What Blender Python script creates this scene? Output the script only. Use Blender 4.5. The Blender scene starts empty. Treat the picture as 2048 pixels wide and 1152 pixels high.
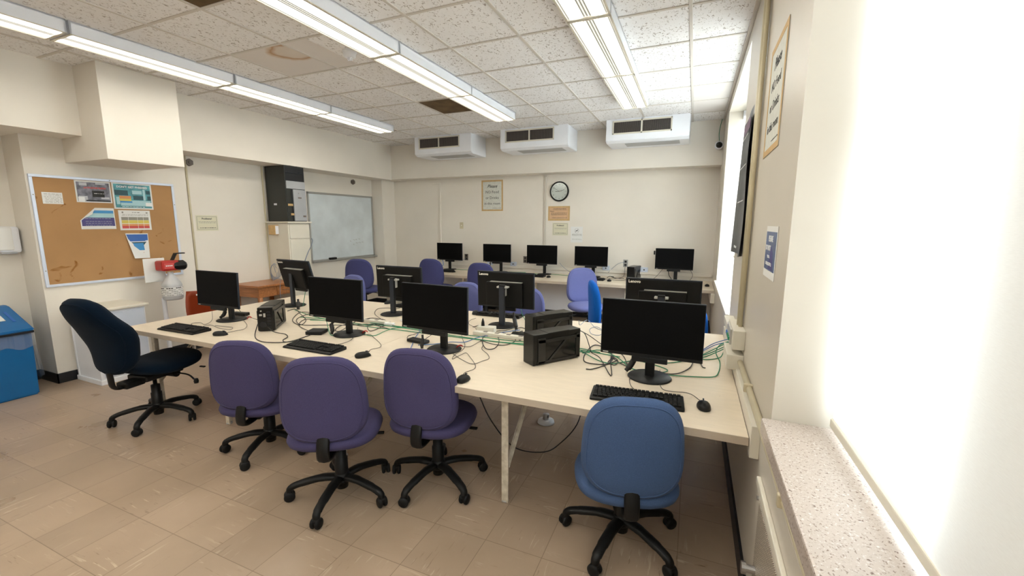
import bpy, bmesh, math, random
from mathutils import Vector, Matrix
random.seed(7)
R = math.radians
C = bpy.context.scene.collection
S = bpy.context.scene

# ---------------------------------------------------------------- camera
cam_d = bpy.data.cameras.new('camera'); cam = bpy.data.objects.new('camera', cam_d); C.objects.link(cam)
cam_d.sensor_fit = 'HORIZONTAL'; cam_d.sensor_width = 36.0; cam_d.lens = 848.17 / 2048 * 36.0
cam_d.clip_start = 0.02; cam_d.clip_end = 100
rx, dn, fw = (0.92006, 0.39177, 0.00312), (0.06269, -0.13937, -0.98825), (-0.38674, 0.90944, -0.15279)
cam.matrix_world = Matrix(((rx[0], -dn[0], -fw[0], 0), (rx[1], -dn[1], -fw[1], 0), (rx[2], -dn[2], -fw[2], 1.62), (0, 0, 0, 1)))
S.camera = cam
# ---------------------------------------------------------------- world, daylight, exposure
w = bpy.data.worlds.new('sky'); S.world = w; w.use_nodes = True
bg = w.node_tree.nodes['Background']; bg.inputs[0].default_value = (0.80, 0.90, 1.0, 1); bg.inputs[1].default_value = 1.3
def area(name, loc, rot, sx, sy, power, col):
    l = bpy.data.lights.new(name, 'AREA'); l.shape = 'RECTANGLE'; l.size = sx; l.size_y = sy; l.energy = power; l.color = col
    o = bpy.data.objects.new(name, l); C.objects.link(o); o.location = loc; o.rotation_euler = rot; return o
area('daylight_near', (1.9, -0.4, 1.75), (0, R(90), 0), 2.3, 4.2, 28, (0.93, 0.96, 1.0))
area('daylight_far', (1.9, 4.8, 2.4), (0, R(75), 0), 2.0, 2.4, 92, (0.84, 0.92, 1.0))
S.view_settings.view_transform = 'Standard'; S.view_settings.look = 'None'
S.view_settings.gamma = 1.0; S.view_settings.use_curve_mapping = False
S.view_settings.exposure = 2.56

# ---------------------------------------------------------------- materials
def mat(name, col, rough=0.6, metal=0.0, spec=0.5, emit=None, es=0.0, sheen=0.0):
    m = bpy.data.materials.new(name); m.use_nodes = True
    b = m.node_tree.nodes['Principled BSDF']
    b.inputs['Base Color'].default_value = (*col, 1); b.inputs['Roughness'].default_value = rough
    b.inputs['Metallic'].default_value = metal; b.inputs['Specular IOR Level'].default_value = spec
    if sheen: b.inputs['Sheen Weight'].default_value = sheen
    if emit: b.inputs['Emission Color'].default_value = (*emit, 1); b.inputs['Emission Strength'].default_value = es
    return m
def nd(m, t, **k):
    n = m.node_tree.nodes.new(t)
    for a, v in k.items(): setattr(n, a, v)
    return n
def lk(m, a, b): m.node_tree.links.new(a, b)
def noisy(m, scale=20, amt=0.08, bump=0.0, bscale=None, dist=0.002, stretch=None, dark=None, objc=True):
    """vary the base colour with noise, optional bump"""
    b = m.node_tree.nodes['Principled BSDF']; col = tuple(b.inputs['Base Color'].default_value)[:3]
    tc = nd(m, 'ShaderNodeTexCoord'); mp = nd(m, 'ShaderNodeMapping'); lk(m, tc.outputs['Object'], mp.inputs[0])
    if stretch: mp.inputs['Scale'].default_value = stretch
    n = nd(m, 'ShaderNodeTexNoise'); n.inputs['Scale'].default_value = scale; n.inputs['Detail'].default_value = 5
    lk(m, mp.outputs[0], n.inputs['Vector'])
    r = nd(m, 'ShaderNodeValToRGB'); r.color_ramp.elements[0].position = 0.3; r.color_ramp.elements[1].position = 0.7
    d = dark or tuple(c * (1 - amt) for c in col)
    r.color_ramp.elements[0].color = (*d, 1); r.color_ramp.elements[1].color = (*[min(1, c * (1 + amt * .6)) for c in col], 1)
    lk(m, n.outputs['Fac'], r.inputs[0]); lk(m, r.outputs[0], b.inputs['Base Color'])
    if bump:
        n2 = nd(m, 'ShaderNodeTexNoise'); n2.inputs['Scale'].default_value = bscale or scale * 6; n2.inputs['Detail'].default_value = 3
        lk(m, mp.outputs[0], n2.inputs['Vector'])
        bp = nd(m, 'ShaderNodeBump'); bp.inputs['Strength'].default_value = bump; bp.inputs['Distance'].default_value = dist
        lk(m, n2.outputs['Fac'], bp.inputs['Height']); lk(m, bp.outputs[0], b.inputs['Normal'])
    return m
M = {}
M['wall'] = noisy(mat('cream_wall_paint', (0.81, 0.76, 0.68), 0.55), 1.3, 0.05, 0.12, 120, 0.001)
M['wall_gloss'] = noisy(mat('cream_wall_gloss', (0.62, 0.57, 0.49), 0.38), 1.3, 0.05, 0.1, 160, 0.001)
M['pipe'] = noisy(mat('painted_conduit', (0.62, 0.55, 0.38), 0.4), 6, 0.08)
M['white_metal'] = noisy(mat('white_enamel', (0.86, 0.88, 0.93), 0.4), 4, 0.03)
M['cream_metal'] = noisy(mat('cream_enamel', (0.74, 0.70, 0.60), 0.4), 8, 0.02)
M['leg_paint'] = noisy(mat('chipped_leg_paint', (0.70, 0.64, 0.53), 0.45), 30, 0.12, dark=(0.5, 0.44, 0.34))
M['baseboard'] = mat('black_vinyl_base', (0.006, 0.007, 0.010), 0.45)
M['black'] = noisy(mat('black_plastic', (0.006, 0.006, 0.0062), 0.45, spec=0.3), 60, 0.15)
M['black_soft'] = noisy(mat('black_rubber', (0.006, 0.006, 0.0065), 0.6, spec=0.3), 60, 0.2)
M['black_edge'] = mat('monitor_side_plastic', (0.014, 0.017, 0.024), 0.4, spec=0.3)
M['monitor_back'] = noisy(mat('monitor_back_plastic', (0.005, 0.0046, 0.0042), 0.5, spec=0.25), 80, 0.15, 0.1, 300, 0.0005)
M['screen'] = mat('dark_screen', (0.0015, 0.0015, 0.0018), 0.5, spec=0.10)
M['stand_blue'] = mat('stand_gloss', (0.025, 0.030, 0.042), 0.3)
M['silver'] = noisy(mat('silver_plastic', (0.55, 0.54, 0.50), 0.35, 0.4), 20, 0.1)
M['steel'] = mat('steel', (0.55, 0.55, 0.55), 0.3, 1.0)
M['alu'] = mat('aluminium_frame', (0.66, 0.72, 0.84), 0.38, 0.25)
M['grey_alu'] = mat('grey_aluminium', (0.42, 0.42, 0.40), 0.4, 0.5)
M['logo'] = mat('logo_silver', (0.85, 0.82, 0.72), 0.5)
def fabric(name, col):
    m = mat(name, col, 0.95, spec=0.12, sheen=0.04)
    return noisy(m, 260, 0.12, 0.35, 420, 0.0008)
M['purple'] = fabric('purple_fabric', (0.068, 0.059, 0.135))
M['mauve'] = fabric('mauve_fabric', (0.135, 0.150, 0.34))
M['slate'] = fabric('slate_blue_fabric', (0.062, 0.104, 0.215))
M['teal'] = fabric('dark_teal_fabric', (0.001, 0.007, 0.017))
M['violet'] = fabric('violet_blue_fabric', (0.060, 0.064, 0.17))
M['bright'] = fabric('bright_blue_fabric', (0.006, 0.10, 0.42))
M['paper'] = mat('paper', (0.80, 0.80, 0.78), 0.7)
M['paper_dim'] = noisy(mat('wrinkled_paper', (0.66, 0.67, 0.61), 0.6), 5, 0.10, stretch=(6, 6, 0.6))
M['paper_yellow'] = mat('pale_yellow_paper', (0.73, 0.70, 0.53), 0.7)
M['ink'] = mat('black_ink', (0.03, 0.03, 0.03), 0.7)
M['ink_grey'] = mat('grey_ink', (0.30, 0.29, 0.25), 0.7)
M['tan'] = noisy(mat('tan_border', (0.60, 0.40, 0.18), 0.7), 30, 0.08)
M['orange_paper'] = noisy(mat('orange_paper', (0.68, 0.44, 0.26), 0.7), 12, 0.08)
M['blue_ink'] = noisy(mat('navy_print', (0.05, 0.10, 0.26), 0.35), 9, 0.3)
M['blue_mid'] = mat('blue_print', (0.02, 0.12, 0.45), 0.4)
M['sky_print'] = mat('sky_print', (0.05, 0.28, 0.60), 0.5)
M['purple_print'] = mat('indigo_print', (0.07, 0.06, 0.22), 0.5)
M['teal_print'] = noisy(mat('teal_print', (0.10, 0.36, 0.42), 0.5), 14, 0.5)
M['teal_light'] = mat('light_teal_print', (0.42, 0.66, 0.70), 0.5)
M['teal_dark'] = mat('dark_teal_print', (0.02, 0.08, 0.10), 0.5)
M['grey_print'] = noisy(mat('grey_photo_print', (0.22, 0.22, 0.27), 0.5), 22, 0.6)
M['grey_light'] = mat('light_grey_print', (0.55, 0.56, 0.60), 0.5)
M['red_print'] = mat('red_print', (0.62, 0.08, 0.07), 0.5)
M['yellow_print'] = mat('yellow_print', (0.70, 0.58, 0.12), 0.5)
M['orange_print'] = mat('orange_print', (0.72, 0.30, 0.10), 0.5)
M['white_ink'] = mat('white_ink', (0.85, 0.86, 0.86), 0.6)
M['poster_dark'] = noisy(mat('dark_poster_print', (0.045, 0.05, 0.06), 0.4), 9, 0.8)
M['poster_mag'] = mat('magenta_print', (0.12, 0.03, 0.10), 0.4)
M['bin_blue'] = noisy(mat('blue_bin_plastic', (0.005, 0.13, 0.36), 0.35), 3, 0.12)
M['brown_wood'] = noisy(mat('orange_brown_wood', (0.42, 0.165, 0.055), 0.32), 5, 0.25, stretch=(1, 9, 9))
M['chair_orange'] = mat('orange_red_plastic', (0.40, 0.060, 0.014), 0.35)
M['cab_green'] = noisy(mat('dark_olive_enamel', (0.022, 0.024, 0.021), 0.45), 5, 0.1)
M['cab_grey'] = noisy(mat('light_grey_enamel', (0.40, 0.41, 0.43), 0.4), 5, 0.05)
M['tower'] = noisy(mat('tower_black', (0.006, 0.006, 0.0055), 0.28, spec=0.35), 40, 0.15)
M['tower_dark'] = mat('tower_window', (0.004, 0.004, 0.004), 0.15)
M['tower_trim'] = mat('tower_trim_plastic', (0.014, 0.0135, 0.013), 0.3)
M['green_cable'] = mat('green_cable', (0.015, 0.24, 0.11), 0.45)
M['blue_cable'] = mat('blue_cable', (0.03, 0.14, 0.42), 0.45)
M['black_cable'] = mat('black_cable', (0.015, 0.013, 0.012), 0.45)
M['grey_cable'] = mat('grey_cable', (0.22, 0.26, 0.34), 0.45)
M['red'] = mat('red_plastic', (0.45, 0.02, 0.015), 0.35)
M['brown_cavity'] = noisy(mat('dark_ceiling_void', (0.14, 0.085, 0.035), 0.9), 6, 0.45)
M['outlet_brown'] = mat('brown_plate', (0.16, 0.13, 0.11), 0.4)
M['window_frame'] = mat('window_frame_paint', (0.62, 0.58, 0.52), 0.5)

# laminate: cream with fine warm streaks and dirt specks
m = mat('cream_laminate', (0.76, 0.655, 0.515), 0.34, spec=0.4); M['laminate'] = m
noisy(m, 9, 0.05, stretch=(1, 5, 1))
b = m.node_tree.nodes['Principled BSDF']; src = b.inputs['Base Color'].links[0].from_socket
tc = nd(m, 'ShaderNodeTexCoord'); v = nd(m, 'ShaderNodeTexVoronoi'); v.inputs['Scale'].default_value = 22; lk(m, tc.outputs['Object'], v.inputs['Vector'])
n = nd(m, 'ShaderNodeTexNoise'); n.inputs['Scale'].default_value = 3; lk(m, tc.outputs['Object'], n.inputs['Vector'])
lt = nd(m, 'ShaderNodeMath', operation='LESS_THAN'); lk(m, v.outputs['Distance'], lt.inputs[0]); lt.inputs[1].default_value = 0.045
gt = nd(m, 'ShaderNodeMath', operation='GREATER_THAN'); lk(m, n.outputs['Fac'], gt.inputs[0]); gt.inputs[1].default_value = 0.56
mu = nd(m, 'ShaderNodeMath', operation='MULTIPLY'); lk(m, lt.outputs[0], mu.inputs[0]); lk(m, gt.outputs[0], mu.inputs[1])
mx = nd(m, 'ShaderNodeMixRGB'); lk(m, mu.outputs[0], mx.inputs[0]); lk(m, src, mx.inputs[1]); mx.inputs[2].default_value = (0.30, 0.22, 0.14, 1); lk(m, mx.outputs[0], b.inputs['Base Color'])
M['laminate_edge'] = noisy(mat('laminate_edge', (0.50, 0.42, 0.33), 0.45), 12, 0.06)

# floor: 12 inch vinyl tiles, streaks turned in every other tile
m = mat('vinyl_floor_tiles', (0.3, 0.22, 0.15), 0.30, spec=0.45); M['floor'] = m
b = m.node_tree.nodes['Principled BSDF']
tc = nd(m, 'ShaderNodeTexCoord'); mp = nd(m, 'ShaderNodeMapping'); lk(m, tc.outputs['Object'], mp.inputs[0])
T = 0.3048
mp.inputs['Location'].default_value = (1.805 / T, -1.757 / T + 20, 0); mp.inputs['Scale'].default_value = (1 / T, 1 / T, 1 / T)
sx = nd(m, 'ShaderNodeSeparateXYZ'); lk(m, mp.outputs[0], sx.inputs[0])
def math_(op, a, b_=None):
    k = nd(m, 'ShaderNodeMath', operation=op)
    for i, q in enumerate((a, b_)):
        if q is None: continue
        if isinstance(q, (int, float)): k.inputs[i].default_value = q
        else: lk(m, q, k.inputs[i])
    return k.outputs[0]
fx, fy = math_('FLOOR', sx.outputs[0]), math_('FLOOR', sx.outputs[1])
par = math_('FLOORED_MODULO', math_('ADD', fx, fy), 2)
ux, uy = math_('FRACT', sx.outputs[0]), math_('FRACT', sx.outputs[1])
ex = math_('MINIMUM', ux, math_('SUBTRACT', 1, ux)); ey = math_('MINIMUM', uy, math_('SUBTRACT', 1, uy))
edge = math_('LESS_THAN', math_('MINIMUM', ex, ey), 0.006)
idv = nd(m, 'ShaderNodeCombineXYZ'); lk(m, fx, idv.inputs[0]); lk(m, fy, idv.inputs[1])
wn = nd(m, 'ShaderNodeTexWhiteNoise'); lk(m, idv.outputs[0], wn.inputs['Vector'])
def streak(sc, thr):
    outs = []
    for st in ((2.2, 22, 1), (22, 2.2, 1)):
        q = nd(m, 'ShaderNodeMapping'); lk(m, mp.outputs[0], q.inputs[0]); q.inputs['Scale'].default_value = tuple(s * sc for s in st)
        lk(m, idv.outputs[0], q.inputs['Location'])
        z = nd(m, 'ShaderNodeTexNoise'); z.inputs['Scale'].default_value = 1.0; z.inputs['Detail'].default_value = 3; z.inputs['Distortion'].default_value = 0.6
        lk(m, q.outputs[0], z.inputs['Vector']); outs.append(z.outputs['Fac'])
    a = nd(m, 'ShaderNodeMix'); a.data_type = 'FLOAT'; lk(m, par, a.inputs['Factor']); lk(m, outs[0], a.inputs['A']); lk(m, outs[1], a.inputs['B'])
    r = nd(m, 'ShaderNodeMapRange'); lk(m, a.outputs[0], r.inputs['Value']); r.inputs['From Min'].default_value = thr; r.inputs['From Max'].default_value = thr + 0.05
    return r.outputs[0]
big = nd(m, 'ShaderNodeTexNoise'); big.inputs['Scale'].default_value = 0.55; big.inputs['Detail'].default_value = 6; lk(m, mp.outputs[0], big.inputs['Vector'])
r = nd(m, 'ShaderNodeValToRGB'); r.color_ramp.elements[0].position = 0.3; r.color_ramp.elements[1].position = 0.72
r.color_ramp.elements[0].color = (0.36, 0.265, 0.185, 1); r.color_ramp.elements[1].color = (0.46, 0.345, 0.250, 1); lk(m, big.outputs['Fac'], r.inputs[0])
hs = nd(m, 'ShaderNodeHueSaturation'); lk(m, r.outputs[0], hs.inputs['Color'])
vr = nd(m, 'ShaderNodeMapRange'); lk(m, wn.outputs['Value'], vr.inputs['Value']); vr.inputs['To Min'].default_value = 0.92; vr.inputs['To Max'].default_value = 1.06; lk(m, vr.outputs[0], hs.inputs['Value'])
def mixc(fac, a, col, k=1.0):
    x = nd(m, 'ShaderNodeMixRGB'); lk(m, math_('MULTIPLY', fac, k), x.inputs[0]); lk(m, a, x.inputs[1]); x.inputs[2].default_value = (*col, 1); return x.outputs[0]
dn_ = nd(m, 'ShaderNodeTexNoise'); dn_.inputs['Scale'].default_value = 0.9; lk(m, mp.outputs[0], dn_.inputs['Vector'])
dr_ = nd(m, 'ShaderNodeMapRange'); lk(m, dn_.outputs['Fac'], dr_.inputs['Value']); dr_.inputs['From Min'].default_value = 0.45; dr_.inputs['From Max'].default_value = 0.7; dens = dr_.outputs[0]
c1 = mixc(math_('MULTIPLY', streak(0.8, 0.62), dens), hs.outputs[0], (0.62, 0.52, 0.40), 0.8)
c2 = mixc(math_('MULTIPLY', streak(1.1, 0.64), dens), c1, (0.13, 0.075, 0.04), 0.7)
c3 = mixc(edge, c2, (0.10, 0.065, 0.04), 0.5)
lk(m, c3, b.inputs['Base Color'])
rr = nd(m, 'ShaderNodeMapRange'); lk(m, big.outputs['Fac'], rr.inputs['Value']); rr.inputs['To Min'].default_value = 0.20; rr.inputs['To Max'].default_value = 0.42; lk(m, rr.outputs[0], b.inputs['Roughness'])

# ceiling tile: white board with fissures
m = mat('fissured_ceiling_tile', (0.74, 0.71, 0.69), 0.9, spec=0.1); M['ceiling'] = m
b = m.node_tree.nodes['Principled BSDF']; tc = nd(m, 'ShaderNodeTexCoord')
q = nd(m, 'ShaderNodeMapping'); q.inputs['Scale'].default_value = (60, 34, 30); lk(m, tc.outputs['Object'], q.inputs[0])
z = nd(m, 'ShaderNodeTexNoise'); z.inputs['Scale'].default_value = 1.0; z.inputs['Detail'].default_value = 2; z.inputs['Distortion'].default_value = 1.2; lk(m, q.outputs[0], z.inputs['Vector'])
r = nd(m, 'ShaderNodeMapRange'); lk(m, z.outputs['Fac'], r.inputs['Value']); r.inputs['From Min'].default_value = 0.60; r.inputs['From Max'].default_value = 0.66
x = nd(m, 'ShaderNodeMixRGB'); lk(m, r.outputs[0], x.inputs[0]); x.inputs[1].default_value = (0.87, 0.86, 0.86, 1); x.inputs[2].default_value = (0.42, 0.38, 0.35, 1); lk(m, x.outputs[0], b.inputs['Base Color'])
M['tbar'] = mat('ceiling_grid_paint', (0.62, 0.58, 0.53), 0.5)
M['tile_plain'] = noisy(mat('plain_ceiling_tile', (0.73, 0.69, 0.66), 0.9, spec=0.1), 3, 0.04)
# water stain ring on the plain tile
m = mat('stained_ceiling_tile', (0.73, 0.69, 0.66), 0.9, spec=0.1); M['tile_stain'] = m
b = m.node_tree.nodes['Principled BSDF']; tc = nd(m, 'ShaderNodeTexCoord'); q = nd(m, 'ShaderNodeMapping'); lk(m, tc.outputs['Object'], q.inputs[0])
q.inputs['Location'].default_value = (0.0, 0.0, 0); q.inputs['Scale'].default_value = (1.0, 1.35, 1)
ln = nd(m, 'ShaderNodeVectorMath', operation='LENGTH'); ns = nd(m, 'ShaderNodeTexNoise'); ns.inputs['Scale'].default_value = 6
lk(m, q.outputs[0], ns.inputs['Vector']); lk(m, q.outputs[0], ln.inputs[0])
ad = nd(m, 'ShaderNodeMath', operation='MULTIPLY_ADD'); lk(m, ns.outputs['Fac'], ad.inputs[0]); ad.inputs[1].default_value = 0.10; lk(m, ln.outputs['Value'], ad.inputs[2])
r = nd(m, 'ShaderNodeValToRGB'); cr = r.color_ramp; cr.elements[0].position = 0.0; cr.elements[0].color = (0.70, 0.64, 0.58, 1); cr.elements[1].position = 1.0; cr.elements[1].color = (0.73, 0.69, 0.66, 1)
for p_, c_ in ((0.20, (0.68, 0.60, 0.52)), (0.245, (0.48, 0.30, 0.18)), (0.262, (0.60, 0.47, 0.36)), (0.30, (0.73, 0.69, 0.66))):
    e = cr.elements.new(p_); e.color = (*c_, 1)
lk(m, ad.outputs[0], r.inputs[0]); lk(m, r.outputs[0], b.inputs['Base Color'])

# fluorescent diffuser: prismatic ribs, lit
def diffuser(name, col, strength):
    m = mat(name, (0.20, 0.20, 0.15), 0.5, spec=0.1); b = m.node_tree.nodes['Principled BSDF']
    tc = nd(m, 'ShaderNodeTexCoord'); sp = nd(m, 'ShaderNodeSeparateXYZ'); lk(m, tc.outputs['Object'], sp.inputs[0])
    def f(op, a, b_):
        k = nd(m, 'ShaderNodeMath', operation=op)
        for i, qq in enumerate((a, b_)):
            if qq is None: continue
            if isinstance(qq, (int, float)): k.inputs[i].default_value = qq
            else: lk(m, qq, k.inputs[i])
        return k.outputs[0]
    s1 = f('POWER', f('ABSOLUTE', f('SINE', f('MULTIPLY', sp.outputs[0], math.pi / 0.0205), None), None), 1.6)
    s2 = f('POWER', f('ABSOLUTE', f('SINE', f('MULTIPLY', sp.outputs[1], math.pi / 0.012), None), None), 0.5)
    tot = f('MULTIPLY', f('ADD', 0.05, f('MULTIPLY', s1, 0.95)), f('ADD', 0.35, f('MULTIPLY', s2, 0.65)))
    # tubes behind the lens: brighter along two lines
    a = f('ABSOLUTE', sp.outputs[0], None); d = f('ABSOLUTE', f('SUBTRACT', a, 0.075), None)
    g = f('ADD', 0.022, f('POWER', f('MAXIMUM', 0.0, f('SUBTRACT', 1.0, f('MULTIPLY', d, 18.0))), 2.0))
    e = f('MULTIPLY', f('MULTIPLY', tot, g), strength)
    b.inputs['Emission Color'].default_value = (*col, 1); lk(m, e, b.inputs['Emission Strength'])
    return m
M['diffuser'] = diffuser('fluorescent_diffuser', (1.0, 0.96, 0.85), 10.0)
M['tube'] = mat('lit_tube', (1, 1, 1), 0.3, emit=(1.0, 0.88, 0.80), es=4.0)

# terrazzo sill
m = mat('terrazzo_sill', (0.55, 0.50, 0.46), 0.3); M['terrazzo'] = m
b = m.node_tree.nodes['Principled BSDF']; tc = nd(m, 'ShaderNodeTexCoord')
v = nd(m, 'ShaderNodeTexNoise'); v.inputs['Scale'].default_value = 150; v.inputs['Detail'].default_value = 2; v.inputs['Distortion'].default_value = 0.8; lk(m, tc.outputs['Object'], v.inputs['Vector'])
r = nd(m, 'ShaderNodeValToRGB'); cr = r.color_ramp
cr.elements[0].position = 0.30; cr.elements[0].color = (0.16, 0.10, 0.075, 1); cr.elements[1].position = 0.70; cr.elements[1].color = (0.70, 0.68, 0.66, 1)
for p_, c_ in ((0.36, (0.36, 0.28, 0.23)), (0.41, (0.53, 0.46, 0.41)), (0.62, (0.54, 0.46, 0.41))): e = cr.elements.new(p_); e.color = (*c_, 1)
lk(m, v.outputs['Fac'], r.inputs[0]); lk(m, r.outputs[0], b.inputs['Base Color'])

# cork
m = noisy(mat('cork', (0.47, 0.27, 0.125), 0.85, spec=0.15), 2.2, 0.10, 0.2, 300, 0.001); M['cork'] = m
b = m.node_tree.nodes['Principled BSDF']; src = b.inputs['Base Color'].links[0].from_socket
tc = nd(m, 'ShaderNodeTexCoord'); n = nd(m, 'ShaderNodeTexNoise'); n.inputs['Scale'].default_value = 6.5; n.inputs['Detail'].default_value = 3; n.inputs['Distortion'].default_value = 1.0; lk(m, tc.outputs['Object'], n.inputs['Vector'])
r = nd(m, 'ShaderNodeMapRange'); lk(m, n.outputs['Fac'], r.inputs['Value']); r.inputs['From Min'].default_value = 0.66; r.inputs['From Max'].default_value = 0.72
mx = nd(m, 'ShaderNodeMixRGB'); lk(m, r.outputs[0], mx.inputs[0]); lk(m, src, mx.inputs[1]); mx.inputs[2].default_value = (0.28, 0.12, 0.03, 1); lk(m, mx.outputs[0], b.inputs['Base Color'])
# whiteboard with smears
M['whiteboard'] = noisy(mat('whiteboard_surface', (0.68, 0.74, 0.77), 0.22), 2.5, 0.14)
# perforated radiator sheet
m = mat('perforated_sheet', (0.6, 0.53, 0.43), 0.45); M['perforated'] = m
b = m.node_tree.nodes['Principled BSDF']; tc = nd(m, 'ShaderNodeTexCoord'); v = nd(m, 'ShaderNodeTexVoronoi'); v.inputs['Scale'].default_value = 110; v.inputs['Randomness'].default_value = 0.15; lk(m, tc.outputs['Object'], v.inputs['Vector'])
r = nd(m, 'ShaderNodeValToRGB'); r.color_ramp.elements[0].position = 0.3; r.color_ramp.elements[0].color = (0.07, 0.05, 0.04, 1); r.color_ramp.elements[1].position = 0.42; r.color_ramp.elements[1].color = (0.60, 0.53, 0.43, 1)
lk(m, v.outputs['Distance'], r.inputs[0]); lk(m, r.outputs[0], b.inputs['Base Color'])
# translucent blind cloth
m = bpy.data.materials.new('blind_cloth'); m.use_nodes = True; nt = m.node_tree; nt.nodes.clear(); M['blind'] = m
out = nd(m, 'ShaderNodeOutputMaterial'); tr = nd(m, 'ShaderNodeBsdfTranslucent'); df = nd(m, 'ShaderNodeBsdfDiffuse'); ms = nd(m, 'ShaderNodeMixShader')
tc = nd(m, 'ShaderNodeTexCoord'); wv = nd(m, 'ShaderNodeTexNoise'); q = nd(m, 'ShaderNodeMapping'); q.inputs['Scale'].default_value = (1, 40, 400); lk(m, tc.outputs['Object'], q.inputs[0]); lk(m, q.outputs[0], wv.inputs['Vector']); wv.inputs['Scale'].default_value = 1.5
r = nd(m, 'ShaderNodeValToRGB'); r.color_ramp.elements[0].color = (0.78, 0.75, 0.71, 1); r.color_ramp.elements[1].color = (0.86, 0.84, 0.80, 1); lk(m, wv.outputs['Fac'], r.inputs[0])
lk(m, r.outputs[0], tr.inputs[0]); lk(m, r.outputs[0], df.inputs[0]); ms.inputs[0].default_value = 0.6
lk(m, tr.outputs[0], ms.inputs[1]); lk(m, df.outputs[0], ms.inputs[2]); lk(m, ms.outputs[0], out.inputs[0])
# clear materials
def thin_glass(name, col, gloss=0.08, tint=0.0):
    m = bpy.data.materials.new(name); m.use_nodes = True; m.node_tree.nodes.clear()
    out = nd(m, 'ShaderNodeOutputMaterial'); t = nd(m, 'ShaderNodeBsdfTransparent'); g = nd(m, 'ShaderNodeBsdfGlossy'); ms = nd(m, 'ShaderNodeMixShader')
    t.inputs[0].default_value = (*col, 1); g.inputs['Roughness'].default_value = 0.08; ms.inputs[0].default_value = gloss
    lk(m, t.outputs[0], ms.inputs[1]); lk(m, g.outputs[0], ms.inputs[2])
    last = ms
    if tint:
        d = nd(m, 'ShaderNodeBsdfDiffuse'); d.inputs[0].default_value = (0.8, 0.82, 0.85, 1); m2 = nd(m, 'ShaderNodeMixShader'); m2.inputs[0].default_value = tint
        lk(m, ms.outputs[0], m2.inputs[1]); lk(m, d.outputs[0], m2.inputs[2]); last = m2
    lk(m, last.outputs[0], out.inputs[0]); return m
M['glass'] = thin_glass('window_glass', (0.96, 0.98, 0.97))
M['clear_bag'] = thin_glass('clear_liner', (0.85, 0.90, 0.95), 0.10, 0.12)
M['jug'] = thin_glass('cloudy_jug', (0.80, 0.80, 0.78), 0.08, 0.55)

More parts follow.
